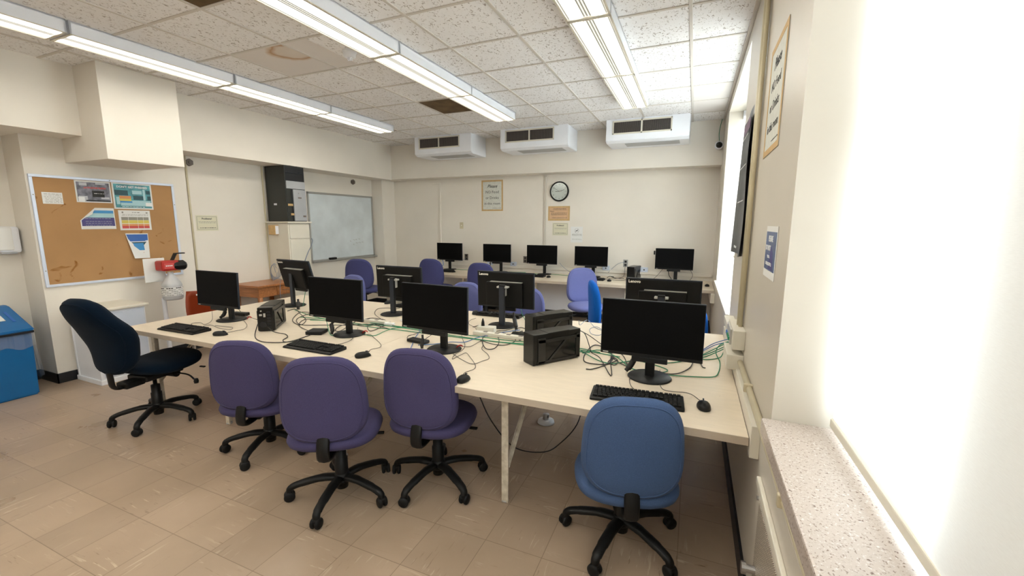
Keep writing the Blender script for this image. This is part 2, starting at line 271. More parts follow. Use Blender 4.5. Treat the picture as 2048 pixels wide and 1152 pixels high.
# ---------------------------------------------------------------- mesh helpers
class MB:
    def __init__(s): s.bm = bmesh.new(); s.mats = []
    def mi(s, m):
        if m is None: return 0
        if m not in s.mats: s.mats.append(m)
        return s.mats.index(m)
    def merge(s, b2, mx=None, m=None, smooth=None):
        i = s.mi(m); vm = {}
        for v in b2.verts: vm[v] = s.bm.verts.new(mx @ v.co if mx else v.co)
        for f in b2.faces:
            try: g = s.bm.faces.new([vm[v] for v in f.verts])
            except ValueError: continue
            g.material_index = i; g.smooth = f.smooth if smooth is None else smooth
        b2.free(); return s
    def box(s, c, d, bev=0.0, rot=None, m=None, seg=2):
        b = bmesh.new(); bmesh.ops.create_cube(b, size=1.0)
        for v in b.verts: v.co = Vector((v.co.x * d[0], v.co.y * d[1], v.co.z * d[2]))
        if bev > 0: bmesh.ops.bevel(b, geom=list(b.edges), offset=min(bev, min(d) * .49), segments=seg, affect='EDGES', profile=0.5)
        mx = Matrix.Translation(c)
        if rot is not None: mx = mx @ (rot.to_4x4() if not isinstance(rot, (tuple, list)) else Matrix.Rotation(rot[2], 4, 'Z') @ Matrix.Rotation(rot[1], 4, 'Y') @ Matrix.Rotation(rot[0], 4, 'X'))
        return s.merge(b, mx, m)
    def span(s, x0, x1, y0, y1, z0, z1, bev=0.0, m=None):
        return s.box(((x0 + x1) / 2, (y0 + y1) / 2, (z0 + z1) / 2), (abs(x1 - x0), abs(y1 - y0), abs(z1 - z0)), bev, None, m)
    def lathe(s, prof, c=(0, 0, 0), n=24, axis='Z', m=None, smooth=True):
        b = bmesh.new(); rings = []
        for r_, z_ in prof:
            if r_ < 1e-6: rings.append([b.verts.new((0, 0, z_))])
            else: rings.append([b.verts.new((r_ * math.cos(2 * math.pi * k / n), r_ * math.sin(2 * math.pi * k / n), z_)) for k in range(n)])
        for a, q in zip(rings, rings[1:]):
            for k in range(n):
                k2 = (k + 1) % n
                vs = [a[k % len(a)], a[k2 % len(a)], q[k2 % len(q)], q[k % len(q)]]
                u = []
                for v in vs:
                    if v not in u: u.append(v)
                if len(u) > 2:
                    f = b.faces.new(u); f.smooth = smooth
        rot = Matrix.Identity(4)
        if axis == 'X': rot = Matrix.Rotation(R(90), 4, 'Y')
        if axis == 'Y': rot = Matrix.Rotation(R(-90), 4, 'X')
        return s.merge(b, Matrix.Translation(c) @ rot, m)
    def cyl(s, c, r_, h, axis='Z', n=24, m=None, bev=0.0):
        e = bev
        return s.lathe([(0, -h / 2), (r_ - e, -h / 2), (r_, -h / 2 + e), (r_, h / 2 - e), (r_ - e, h / 2), (0, h / 2)] if e else [(0, -h / 2), (r_, -h / 2), (r_, h / 2), (0, h / 2)], c, n, axis, m, smooth=False if not e else True)
    def tube(s, pts, rad, n=8, m=None, flat=1.0, closed=False, up=None):
        pts = [Vector(p) for p in pts]; b = bmesh.new(); N = len(pts); rings = []; prev = None
        for i, p in enumerate(pts):
            if closed: t = (pts[(i + 1) % N] - pts[i - 1])
            else: t = pts[min(i + 1, N - 1)] - pts[max(i - 1, 0)]
            if t.length < 1e-9: t = Vector((0, 0, 1))
            t.normalize()
            if up is not None: u = Vector(up)
            elif prev is not None: u = prev
            else: u = Vector((0, 0, 1)) if abs(t.z) < 0.9 else Vector((1, 0, 0))
            a = (u - t * u.dot(t))
            if a.length < 1e-6: a = t.orthogonal()
            a.normalize(); c_ = t.cross(a); prev = a
            rr_ = rad[i] if isinstance(rad, (list, tuple)) else rad
            if isinstance(rr_, tuple): ra, rb = rr_
            else: ra, rb = rr_, rr_ * flat
            rings.append([b.verts.new(p + a * ra * math.cos(2 * math.pi * k / n) + c_ * rb * math.sin(2 * math.pi * k / n)) for k in range(n)])
        prs = list(zip(rings, rings[1:])) + ([(rings[-1], rings[0])] if closed else [])
        for a, q in prs:
            for k in range(n):
                f = b.faces.new((a[k], a[(k + 1) % n], q[(k + 1) % n], q[k])); f.smooth = True
        if not closed:
            b.faces.new(rings[0][::-1]); b.faces.new(rings[-1])
        return s.merge(b, None, m)
    def prism(s, poly, z0, z1, m=None, mx=None):
        b = bmesh.new(); lo = [b.verts.new((x, y, z0)) for x, y in poly]; hi = [b.verts.new((x, y, z1)) for x, y in poly]
        b.faces.new(lo[::-1]); b.faces.new(hi); n_ = len(poly)
        for k in range(n_): b.faces.new((lo[k], lo[(k + 1) % n_], hi[(k + 1) % n_], hi[k]))
        bmesh.ops.recalc_face_normals(b, faces=b.faces)
        return s.merge(b, mx, m)
    def quad(s, pts, m=None):
        b = bmesh.new(); b.faces.new([b.verts.new(p) for p in pts]); return s.merge(b, None, m)
    def mesh(s, name, m=None):
        me = bpy.data.meshes.new(name); bmesh.ops.recalc_face_normals(s.bm, faces=s.bm.faces); s.bm.to_mesh(me); s.bm.free()
        for x in (s.mats or [m]):
            if x is not None: me.materials.append(x)
        return me
def catmull(P, k=6):
    P = [Vector(p) for p in P]; out = []
    if len(P) < 3: return P
    Q = [P[0] * 2 - P[1]] + P + [P[-1] * 2 - P[-2]]
    for i in range(1, len(Q) - 2):
        for j in range(k):
            t = j / k; a, b_, c_, d = Q[i - 1], Q[i], Q[i + 1], Q[i + 2]
            out.append(0.5 * ((2 * b_) + (c_ - a) * t + (2 * a - 5 * b_ + 4 * c_ - d) * t * t + (-a + 3 * b_ - 3 * c_ + d) * t ** 3))
    out.append(P[-1]); return out
def inst(name, me, parent=None, mx=None):
    o = bpy.data.objects.new(name, me); C.objects.link(o)
    if mx is not None: o.matrix_basis = mx
    if parent: o.parent = parent
    return o
def part(name, mb, m, parent, mx=None, label=None):
    o = inst(name, mb.mesh(name, m), parent, mx)
    if label: o['label'] = label
    return o
def tag(o, label, cat, group=None, kind=None):
    o['label'] = label; o['category'] = cat
    if group: o['group'] = group
    if kind: o['kind'] = kind
    return o
def thing(name, label, cat, loc=(0, 0, 0), rotz=0.0, group=None):
    o = bpy.data.objects.new(name, None); C.objects.link(o); o.empty_display_size = 0.05
    o.location = loc; o.rotation_euler = (0, 0, rotz); return tag(o, label, cat, group)
def struct(name, mb, m, parent=None):
    o = inst(name, mb.mesh(name, m), parent); o['kind'] = 'structure'; return o
def solo(name, mb, m, label, cat, group=None, loc=None):
    o = inst(name, mb.mesh(name, m)); 
    if loc: o.location = loc
    return tag(o, label, cat, group)
def relocate(o_mb, loc): pass
def copy_tree(o, parent=None):
    c = o.copy(); C.objects.link(c)
    if parent: c.parent = parent
    for ch in list(o.children): copy_tree(ch, c)
    return c
_tc = {}
def text_mesh(body, size, shear=0.0, ext=0.0004, align='CENTER', spacing=1.0, bold=0.0):
    key = (body, size, shear, ext, align, spacing, bold)
    if key in _tc: return _tc[key]
    cu = bpy.data.curves.new('lettering', 'FONT'); cu.body = body; cu.size = size; cu.shear = shear; cu.extrude = ext; cu.align_x = align; cu.align_y = 'CENTER'; cu.resolution_u = 2; cu.space_character = spacing; cu.offset = bold
    o = bpy.data.objects.new('lettering', cu); C.objects.link(o); bpy.context.view_layer.update()
    dg = bpy.context.evaluated_depsgraph_get(); me = bpy.data.meshes.new_from_object(o.evaluated_get(dg)); bpy.data.objects.remove(o)
    _tc[key] = me; return me
def text(body, size, m, parent, mx, name='lettering', **k):
    me = text_mesh(body, size, **k).copy(); me.materials.clear(); me.materials.append(m)
    return inst(name, me, parent, mx)
# frames that map local (x right, y up, z out of the surface) onto walls
def on_wall(axis, loc):
    if axis == '+X': m_ = Matrix(((0, 0, 1), (1, 0, 0), (0, 1, 0)))     # surface faces +X: right = +Y
    elif axis == '-X': m_ = Matrix(((0, 0, -1), (-1, 0, 0), (0, 1, 0)))  # faces -X: right = -Y
    elif axis == '-Y': m_ = Matrix(((1, 0, 0), (0, 0, -1), (0, 1, 0)))   # faces -Y: right = +X
    elif axis == '+Y': m_ = Matrix(((-1, 0, 0), (0, 0, 1), (0, 1, 0)))
    return Matrix.Translation(loc) @ m_.to_4x4()
T3 = Matrix.Translation

# ================================================================ SETTING
H = 3.045; BY = 7.1; WX = 0.30
struct('floor', MB().span(-6.5, 0.9, -6.3, 7.4, -0.1, 0.0), M['floor'])
struct('ceiling', MB().span(-6.5, 0.9, -6.3, 7.4, H, H + 0.1), M['ceiling'])
g = MB()
gx0, gy0 = -3.1637, 2.6577
for k in range(-5, 7):
    x_ = gx0 + 0.61 * k
    if -6.2 < x_ < 0.3: g.span(x_ - 0.012, x_ + 0.012, -6.1, 6.81, H - 0.008, H + 0.002, 0.002)
for k in range(-14, 8):
    y_ = gy0 + 0.61 * k
    if y_ < 6.8: g.span(-6.1, 0.3, y_ - 0.012, y_ + 0.012, H - 0.006, H + 0.002, 0.002)
g.span(0.275, 0.30, -6.1, 6.81, H - 0.02, H, 0.002)
struct('trim_1', g, M['tbar'])
struct('wall_left', MB().prism([(-6.4, -6.2), (-6.15, -6.2), (-6.15, 1.97), (-5.8, 1.97), (-5.8, 3.36), (-5.85, 3.36), (-5.85, 6.73), (-5.6, 6.73), (-5.6, 7.3), (-6.4, 7.3)], 0, H), M['wall'])
struct('trim_2', MB().span(-6.2, -5.42, -6.1, 7.1, 2.42, H), M['wall'])
struct('trim_3', MB().span(-5.9, -5.03, 2.27, 2.92, 2.19, H, 0.003), M['wall'])
struct('wall_back', MB().span(-6.0, 0.6, BY, BY + 0.2, 0, H), M['wall'])
struct('trim_4', MB().span(-5.42, 0.30, 6.81, BY + 0.05, 2.43, H), M['wall'])
struct('wall_near', MB().span(-6.4, 0.8, -6.3, -6.1, 0, H), M['wall'])
wr = MB()
SZ = 0.92; FZ = 0.90; TZ = 2.93
wr.span(WX, 0.72, -6.2, 7.3, 0, 0.86); wr.span(WX, 0.72, -6.2, 7.3, TZ, H + 0.05)
wr.span(WX, 0.72, -6.2, -2.3, 0.86, TZ); wr.span(WX, 0.72, 1.70, 3.72, 0.86, TZ); wr.span(WX, 0.72, 5.93, 7.3, 0.86, TZ)
struct('wall_right', wr, M['wall_gloss'])
bb = MB(); bb.span(-6.15, -6.14, -6.1, 1.97, 0, 0.1); bb.span(-6.15, -5.79, 1.96, 1.97, 0, 0.1); bb.span(-5.8, -5.79, 1.96, 3.37, 0, 0.1); bb.span(-5.85, -5.84, 3.36, 6.73, 0, 0.1); bb.span(-5.85, -5.59, 6.72, 6.73, 0, .1)
struct('baseboard_left', bb, M['baseboard'])
struct('baseboard_back', MB().span(-5.6, 0.3, BY - 0.01, BY, 0, 0.13), M['baseboard'])
struct('baseboard_right', MB().span(WX - 0.012, WX, -6.1, BY, 0, 0.11), M['baseboard'])
# windows
def window(n, y0, y1, z0, mull):
    f = MB(); X0, X1 = 0.56, 0.62
    f.span(X0, X1, y0, y0 + 0.06, z0, TZ); f.span(X0, X1, y1 - 0.06, y1, z0, TZ); f.span(X0, X1, y0, y1, z0, z0 + 0.06); f.span(X0, X1, y0, y1, TZ - 0.06, TZ)
    for a in mull: f.span(X0, X1, a - 0.03, a + 0.03, z0, TZ)
    f.span(X0 + .01, X1 - .01, y0, y1, 1.9, 1.95)
    o = struct('window_%d' % n, f, M['window_frame'])
    part('pane', MB().span(0.588, 0.592, y0 + .03, y1 - .03, z0 + .03, TZ - .03), M['glass'], o)
    return o
w1 = window(1, -2.3, 1.70, SZ, (-1.2, 0.99, 0.94, 0.89, 0.84, 0.79, 0.74, 0.69, 0.64))
w2 = window(2, 3.72, 5.93, FZ, (4.83,))
part('window_sill', MB().span(0.268, 0.57, -2.3, 1.70, 0.86, SZ, 0.006), M['terrazzo'], w1, label='speckled terrazzo sill')
part('window_sill', MB().span(0.272, 0.57, 3.72, 5.93, 0.86, FZ, 0.006), M['wall_gloss'], w2)

def blind(y0, y1, zb, x_, label):
    o = thing('roller_blind', label, 'blind', (x_, (y0 + y1) / 2, zb))
    w_ = (y1 - y0); hh = TZ - 0.05 - zb
    b_ = MB(); n_ = 40
    bmx = bmesh.new(); cols = []
    for i in range(n_ + 1):
        yy = -w_ / 2 + w_ * i / n_; xx = 0.006 * math.sin(i * 0.55)
        cols.append([bmx.verts.new((xx * (1 - 0.6 * j / 6), yy, hh * j / 6)) for j in range(7)])
    for a, q_ in zip(cols, cols[1:]):
        for j in range(6):
            f = bmx.faces.new((a[j], q_[j], q_[j + 1], a[j + 1])); f.smooth = True
    b_.merge(bmx); part('blind_cloth', b_, M['blind'], o)
    part('bottom_bar', MB().box((0, 0, 0.0), (0.014, w_, 0.03), 0.004), M['cream_metal'], o)
    part('roller_tube', MB().cyl((0.02, 0, hh), 0.028, w_, 'Y', 16), M['white_metal'], o)
    part('bracket', MB().span(-0.02, 0.06, -w_ / 2 - 0.02, -w_ / 2 + 0.004, hh - 0.05, hh + 0.05, 0.003), M['white_metal'], o)
    part('bracket', MB().span(-0.02, 0.06, w_ / 2 - 0.004, w_ / 2 + 0.02, hh - 0.05, hh + 0.05, 0.003), M['white_metal'], o)
    return o
blind(-2.25, 1.665, 0.955, 0.47, 'white roller blind covering the large near window above the speckled sill')
blind(3.76, 5.90, 1.22, 0.47, 'white roller blind half lowered in the far narrow window beside the dark poster')
# ================================================================ CEILING THINGS
def fixture_meshes():
    L = 1.20; w_ = 0.29; hh = 0.092
    h_ = MB(); h_.span(-w_ / 2, -w_ / 2 + 0.012, -L / 2, L / 2, -hh, 0); h_.span(w_ / 2 - 0.012, w_ / 2, -L / 2, L / 2, -hh, 0)
    h_.span(-w_ / 2, w_ / 2, -L / 2, -L / 2 + 0.012, -hh, 0); h_.span(-w_ / 2, w_ / 2, L / 2 - 0.012, L / 2, -hh, 0); h_.span(-w_ / 2, w_ / 2, -L / 2, L / 2, -0.012, 0)
    d = MB(); d.box((0, 0, -hh + 0.004), (w_ - 0.026, L - 0.04, 0.006), 0.002)
    t = MB(); t.span(-w_ / 2 - 0.001, w_ / 2 + 0.001, L / 2 - 0.018, L / 2 + 0.0, -hh - 0.004, -hh + 0.002)
    e = MB(); e.span(-w_ / 2 - 0.002, -w_ / 2 + 0.012, -L / 2, L / 2, -hh - 0.004, -hh + 0.001)
    return h_.mesh('housing', M['white_metal']), d.mesh('diffuser', M['diffuser']), t.mesh('end_strip', M['cream_metal']), e.mesh('side_rail', M['cream_metal'])
def fixture_parts(o):
    inst('housing', FM[0], o); inst('diffuser', FM[1], o)
    for k in (0, 1):
        tm = Matrix.Rotation(math.pi * k, 4, 'Z'); inst('end_strip', FM[2], o, tm); inst('side_rail', FM[3], o, tm)
FM = fixture_meshes()
rows = [(-4.37, [1.17, 2.385, 3.595, 4.80], 'left row'), (-2.40, [2.385, 3.595, 4.80], 'middle row'), (-0.73, [2.385, 3.595, 4.80], 'right row')]
pos = {4: ['cut off at left', 'second from left', 'with a lit tube showing', 'farthest'], 3: ['nearest', 'the middle one', 'farthest']}
for x_, ys, rn in rows:
    for i, y_ in enumerate(ys):
        o = thing('ceiling_light', 'white fluorescent fixture in the %s of ceiling lights, %s' % (rn, pos[len(ys)][i]), 'ceiling light', (x_, y_, H), 0, 'fluorescent ceiling fixtures')
        fixture_parts(o)
        if len(ys) == 4 and i == 2:
            part('lamp_tube', MB().cyl((0.115, 0.05, -0.098), 0.008, 0.62, 'Y', 10), M['tube'], o)
for x_ in (-4.37, -2.40, -0.73):  # unseen fixtures added behind the camera to brighten the room
    for y_ in (1.17, -0.04, -1.25, -2.46, -3.67):
        if x_ < -4 and y_ > 1: continue
        o = thing('ceiling_light', 'added unseen fluorescent fixture behind the camera, brightening the room', 'ceiling light', (x_, y_, H), 0, 'added fluorescent fixtures behind the camera')
        fixture_parts(o)
# missing, plain and stained tiles
def cell(c0, c1, r0, r1, z_=H - 0.003):
    return (gx0 + .61 * c0 + .014, gx0 + .61 * c1 - .014, gy0 + .61 * r0 + .014, gy0 + .61 * r1 - .014)
def tile(c0, c1, r0, r1, m_, label, name='ceiling_tile'):
    a, b_, c_, d = cell(c0, c1, r0, r1); o = MB().span(-(b_ - a) / 2, (b_ - a) / 2, -(d - c_) / 2, (d - c_) / 2, -0.003, 0.0)
    return solo(name, o, m_, label, 'ceiling tile', None, ((a + b_) / 2, (c_ + d) / 2, H))
tile(0, 1, 3, 4, M['brown_cavity'], 'brown panel painted as dark open recess beside the middle row of lights, nearer the back wall')  # flat brown panels coloured as the dark recess of missing tiles
tile(0, 1, -2, -1, M['brown_cavity'], 'brown panel painted as dark open recess at the top edge of the photo, left of the middle row of lights')
o = tile(-1, 0, 0, 1, M['tile_stain'], 'plain ceiling tile with a brown-edged water stain ring')
me = o.data
for v in me.vertices: v.co.x -= 0.24; v.co.y += 0.14
o.location.x += 0.24; o.location.y -= 0.14
a, b_, c_, d = cell(0, 1, 0, 1)
o = MB().span(a, a + 0.24, c_, d, H - 0.003, H)
solo('ceiling_tile', o, M['tile_plain'], 'narrow plain ceiling strip between the stained tile and the smoke detector', 'ceiling tile')
tile(5, 6, 5, 6, M['tile_plain'], 'smooth plain ceiling tile in the corner near the far window')
tile(5, 5.65, 4, 5, M['tile_plain'], 'smooth plain ceiling tile against the window wall, one before the corner')
o = thing('smoke_detector', 'small round white detector on the ceiling beside the stained tile', 'smoke detector', (-2.775, 3.0, H))
part('base', MB().lathe([(0, 0), (0.058, 0), (0.058, -0.012), (0.05, -0.018), (0.048, -0.045), (0.036, -0.052), (0, -0.052)]), M['white_metal'], o)
part('sensor_cage', MB().tube([(0.018 * math.cos(t_), 0.018 * math.sin(t_), -0.052 - 0.018 * abs(math.sin(t_ * 1.5))) for t_ in [k * math.pi / 12 for k in range(24)]], 0.003, 6, closed=True).cyl((0, 0, -0.062), 0.010, 0.02, n=12), M['white_metal'], o)

# fan coil units under the ceiling
def fan_unit(x0, label):
    w_ = 1.095; d = 0.53; hh = 0.315
    o = thing('fan_coil_unit', label, 'air unit', (x0, 6.28, H), 0, 'white ceiling fan coil units')
    b_ = bmesh.new()
    prof = [(0, 0), (d, 0), (d, -hh), (0.06, -hh), (0, -hh + 0.03)]
    lo = [b_.verts.new((0, y, z)) for y, z in prof]; hi = [b_.verts.new((w_, y, z)) for y, z in prof]
    b_.faces.new(lo); b_.faces.new(hi[::-1])
    for k in range(5): b_.faces.new((lo[k], lo[(k + 1) % 5], hi[(k + 1) % 5], hi[k]))
    bmesh.ops.bevel(b_, geom=list(b_.edges), offset=0.006, segments=2, affect='EDGES')
    part('casing', MB().merge(b_), M['white_metal'], o)
    g0, g1 = 0.09, 0.88; z0, z1 = -0.205, -0.022
    f = MB(); t_ = 0.02
    f.span(g0, g1, -0.008, 0.0, z1 - t_, z1, 0.002); f.span(g0, g1, -0.008, 0.0, z0, z0 + t_, 0.002); f.span(g0, g0 + t_, -0.008, 0, z0, z1, 0.002); f.span(g1 - t_, g1, -0.008, 0, z0, z1, 0.002)
    mid = (g0 + g1) / 2; f.span(mid - .012, mid + .012, -0.008, 0, z0, z1, 0.002)
    part('grille_frame', f, M['cream_metal'], o)
    part('grille_opening', MB().span(g0 + .01, g1 - .01, -0.002, 0.0, z0 + .01, z1 - .01), M['baseboard'], o)
    s_ = MB(); k = g0 + 0.03
    while k < g1 - 0.03:
        if abs(k - mid) > 0.02: s_.span(k - 0.0018, k + 0.0018, -0.006, -0.002, z0 + t_, z1 - t_)
        k += 0.0135
    part('louvre', s_, M['outlet_brown'], o)
    part('outlet_grille', MB().span(0.25, w_ - 0.12, 0.10, 0.36, -hh - 0.004, -hh + 0.002, 0.001), M['cab_grey'], o)
    part('access_panel', MB().span(w_ - 0.001, w_ + 0.003, 0.01, d - 0.01, -hh + 0.03, -0.01, 0.001), M['white_metal'], o)
fan_unit(-4.49, 'white fan coil unit under the ceiling, leftmost of the three over the back wall')
fan_unit(-2.88, 'white fan coil unit under the ceiling, middle of the three over the back wall')
fan_unit(-1.235, 'white fan coil unit under the ceiling, nearest the windows')
# dome camera
o = thing('dome_camera', 'small white dome security camera high in the right back corner', 'camera', (0.245, 6.81, 2.69))
part('housing', MB().lathe([(0, 0), (0.055, 0), (0.055, 0.05), (0.04, 0.065), (0, 0.065)], (0, 0, 0), 24, 'Y').bm and MB().lathe([(0, 0), (0.055, 0), (0.055, -0.06), (0.045, -0.07), (0, -0.07)], (0, 0, 0), 24, 'Y'), M['white_metal'], o)
part('dome', MB().lathe([(0.042, -0.07), (0.038, -0.09), (0.022, -0.105), (0, -0.11)], (0, 0, 0), 20, 'Y'), M['tower_dark'], o)
solo('camera_wire', MB().tube(catmull([(0.245, 6.80, 2.745), (0.235, 6.795, 2.85), (0.245, 6.80, 2.95), (0.262, 6.795, 3.04)]), 0.004), M['green_cable'], 'thin green wire rising from the dome camera to the ceiling', 'cable')

# ================================================================ BACK WALL
def sheet(name, label, cat, axis, loc, w_, h_, m_, group=None, th=0.0015):
    o = thing(name, label, cat, (0, 0, 0), 0, group); o.matrix_world = on_wall(axis, loc)
    part('sheet', MB().box((0, 0, th / 2), (w_, h_, th)), m_, o); return o
def bar_lines(o, rows, m_, x0, x1, z=0.0018, hgt=0.006, name='fine_print', seed=1):
    rnd = random.Random(seed); b_ = MB()
    for y_ in rows:
        x = x0 + rnd.random() * 0.01
        while x < x1:
            l = rnd.uniform(0.008, 0.03); b_.box((min(x + l / 2, x1), y_, z), (min(l, x1 - x + .004), hgt * rnd.uniform(.6, 1), 0.0006)); x += l + 0.006
    part(name, b_, m_, o)
YB = BY
def wallpos(x, z, y=YB): return (x, y - 0.001, z)
def no_food_sign(axis, loc, w_, h_, label):
    o = sheet('notice_poster', label, 'sign', axis, loc, w_, h_, M['paper_dim'], None)
    b_ = MB(); t_ = 0.028
    for (cx, cy, sx_, sy_) in ((0, h_ / 2 - t_ / 2, w_, t_), (0, -h_ / 2 + t_ / 2, w_, t_), (-w_ / 2 + t_ / 2, 0, t_, h_ - 2 * t_), (w_ / 2 - t_ / 2, 0, t_, h_ - 2 * t_)): b_.box((cx, cy, 0.002), (sx_, sy_, 0.0012))
    part('border', b_, M['tan'], o)
    k = h_ / 0.55
    text('Please', 0.078 * k, M['ink'], o, T3((0.0, 0.165 * k, 0.002)), shear=0.35, bold=0.001)
    text('NO Food', 0.068 * k, M['ink'], o, T3((0, 0.062 * k, 0.002)))
    text('or Drinks', 0.068 * k, M['ink'], o, T3((0, -0.04 * k, 0.002)))
    text('in this room', 0.064 * k, M['ink'], o, T3((0, -0.142 * k, 0.002)))
    bar_lines(o, [-h_ / 2 + 0.05], M['ink'], 0.0, w_ / 2 - 0.05, seed=4, name='signature_line')
    return o
no_food_sign('-Y', wallpos(-3.415, 2.10), 0.43, 0.55, 'tan-bordered notice against food and drinks on the back wall')
# clock
o = thing('wall_clock', 'round black-rimmed wall clock showing about ten past nine', 'clock', (0, 0, 0)); o.matrix_world = on_wall('-Y', wallpos(-2.145, 2.142))
part('rim', MB().lathe([(0.0, 0), (0.165, 0), (0.168, 0.02), (0.16, 0.042), (0.146, 0.040), (0.143, 0.022)], n=48), M['black'], o)
part('dial', MB().cyl((0, 0, 0.02), 0.147, 0.006, n=48), M['paper'], o)
tick = MB()
for k in range(60):
    a = k * math.pi / 30; rr_ = 0.138; tick.box((rr_ * math.sin(a) * .66, rr_ * math.cos(a) * .66, 0.0235), (0.0012, 0.004 if k % 5 else 0.008, 0.0006), rot=Matrix.Rotation(-a, 3, 'Z'))
part('minute_marks', tick, M['ink_grey'], o)
for k in range(1, 13):
    a = k * math.pi / 6; text(str(k), 0.032, M['ink'], o, T3((0.118 * math.sin(a), 0.118 * math.cos(a), 0.0235)), name='numeral')
def hand(L, w_, a, m_, n_, z):
    part(n_, MB().box((0, L * 0.42, z), (w_, L * 1.0, 0.001)), m_, o, Matrix.Rotation(-a, 4, 'Z'))
hand(0.075, 0.007, R(268), M['ink'], 'hour_hand', 0.026); hand(0.105, 0.005, R(73), M['ink'], 'minute_hand', 0.028); hand(0.105, 0.003, R(304), M['ink'], 'second_hand', 0.030); hand(0.045, 0.003, R(80), M['red'], 'alarm_hand', 0.0315)
part('lens', MB().cyl((0, 0, 0.036), 0.147, 0.001, n=48), M['glass'], o)
# orange notice
o = sheet('notice_poster', 'small orange-brown paper notice below the wall clock', 'sign', '-Y', wallpos(-2.15, 1.775), 0.385, 0.245, M['tan'])
part('paper_face', MB().box((0, 0, 0.002), (0.335, 0.195, 0.001)), M['orange_paper'], o)
text('Please', 0.03, M['ink'], o, T3((-0.125, 0.035, 0.003)), shear=0.35)
bar_lines(o, [0.078, 0.062], M['ink'], -0.11, 0.12, z=0.003, seed=2); bar_lines(o, [0.008, -0.008, -0.024], M['ink'], -0.14, 0.14, z=0.003, seed=3); bar_lines(o, [-0.075], M['ink'], -0.12, 0.14, z=0.003, seed=5)
def problems(axis, loc, w_, h_, label, m_):
    o = sheet('notice_poster', label, 'sign', axis, loc, w_ * 1.12, h_ * 1.2, m_)
    b_ = MB(); t_ = 0.004
    for (cx, cy, sx_, sy_) in ((0, h_ / 2, w_, t_), (0, -h_ / 2, w_, t_), (-w_ / 2, 0, t_, h_), (w_ / 2, 0, t_, h_)): b_.box((cx, cy, 0.002), (sx_, sy_, 0.0008))
    part('ruled_border', b_, M['ink_grey'], o)
    text('Problems?', w_ * 0.125, M['ink'], o, T3((0, h_ * 0.33, 0.002)), bold=0.0008)
    bar_lines(o, [h_ * 0.10, h_ * 0.02], M['ink_grey'], -w_ * .44, w_ * .44, seed=8); bar_lines(o, [-h_ * 0.38], M['ink'], -w_ * .4, w_ * .42, seed=9, hgt=.009)
    return o
problems('-Y', wallpos(-2.12, 1.51), 0.25, 0.18, 'pale yellow notice headed Problems? on the back wall, under the orange notice', M['paper_yellow'])
o = sheet('notice_poster', 'small white no-smoking style paper notice on the back wall', 'sign', '-Y', wallpos(-1.83, 1.42), 0.205, 0.265, M['paper'])
part('ring_symbol', MB().tube([(0.038 * math.cos(k * .3142), 0.065 + 0.038 * math.sin(k * .3142), 0.002) for k in range(20)], 0.003, 6, closed=True, flat=0.3).box((0, 0.065, 0.002), (0.07, 0.006, 0.001), rot=(0, 0, R(45))).box((0.002, 0.065, 0.0018), (0.045, 0.008, 0.0006), rot=(0, 0, R(-12))), M['ink'], o)
bar_lines(o, [0.008, -0.004, -0.016], M['ink_grey'], -0.08, 0.085, seed=11); bar_lines(o, [-0.075, -0.085], M['ink_grey'], -0.08, 0.08, seed=12, hgt=.004)
# conduits on the back wall
solo('wall_conduit', MB().box((0, 0, 0), (0.035, 0.022, 1.55), 0.004).box((0, 0, 0.76), (0.05, 0.026, 0.03), 0.003), M['wall_gloss'], 'flat cream conduit running down the back wall left of the clock', 'conduit', None, (-2.395, YB - 0.012, 1.64))
solo('wall_conduit', MB().box((0, 0, 0), (0.028, 0.02, 1.52), 0.004).box((-0.075, 0, 0.745), (0.17, 0.02, 0.028), 0.004), M['wall'], 'thin cream conduit with a short bent top on the left part of the back wall', 'conduit', None, (-4.52, YB - 0.011, 1.60))
o = thing('light_switch', 'brass-tan switch plate on the back wall left of the food notice', 'switch', (0, 0, 0)); o.matrix_world = on_wall('-Y', wallpos(-4.06, 1.56))
part('plate', MB().box((0, 0, 0.003), (0.075, 0.12, 0.006), 0.002), M['pipe'], o); part('toggle', MB().box((0, 0, 0.01), (0.01, 0.02, 0.014), 0.002), M['cream_metal'], o)
def outlet(x, z, m_, label, w_=0.075, h_=0.12):
    o = thing('wall_outlet', label, 'outlet', (0, 0, 0)); o.matrix_world = on_wall('-Y', wallpos(x, z))
    part('plate', MB().box((0, 0, 0.003), (w_, h_, 0.006), 0.002), m_, o)
    for s_ in (-1, 1): part('socket', MB().box((0, s_ * 0.027, 0.006), (0.036, 0.034, 0.006), 0.004), M['baseboard'], o)
    return o
outlet(-3.965, 0.965, M['outlet_brown'], 'dark wall outlet right of the leftmost counter monitor')
outlet(-2.76, 0.962, M['outlet_brown'], 'dark wall outlet left of the middle counter monitor')
outlet(-1.0, 0.965, M['grey_alu'], 'grey-framed wall outlet above the small counter computer')
# surface raceway and data boxes
solo('wall_raceway', MB().span(-5.0, 0.29, YB - 0.035, YB, 0.80, 0.855, 0.004), M['wall'], 'long cream raceway along the back wall just above the counter', 'raceway')
for x, lab in ((-3.45, 'hidden partly by the second chair back'), (-2.98, 'below the second counter monitor'), (-1.31, 'right of the fourth counter monitor stand'), (-0.70, 'right of the small counter computer')):
    o = thing('data_box', 'small pale data jack box on the raceway, ' + lab, 'data outlet', (x, YB - 0.02, 0.875))
    part('box', MB().box((0, -0.005, 0), (0.115, 0.04, 0.075), 0.004), M['alu'], o); part('jack', MB().box((0, -0.027, 0), (0.02, 0.004, 0.02), 0.002), M['baseboard'], o)

# ================================================================ LEFT WALL
XL = -5.8
def L_(y, z, x=XL): return (x + 0.001, y, z)
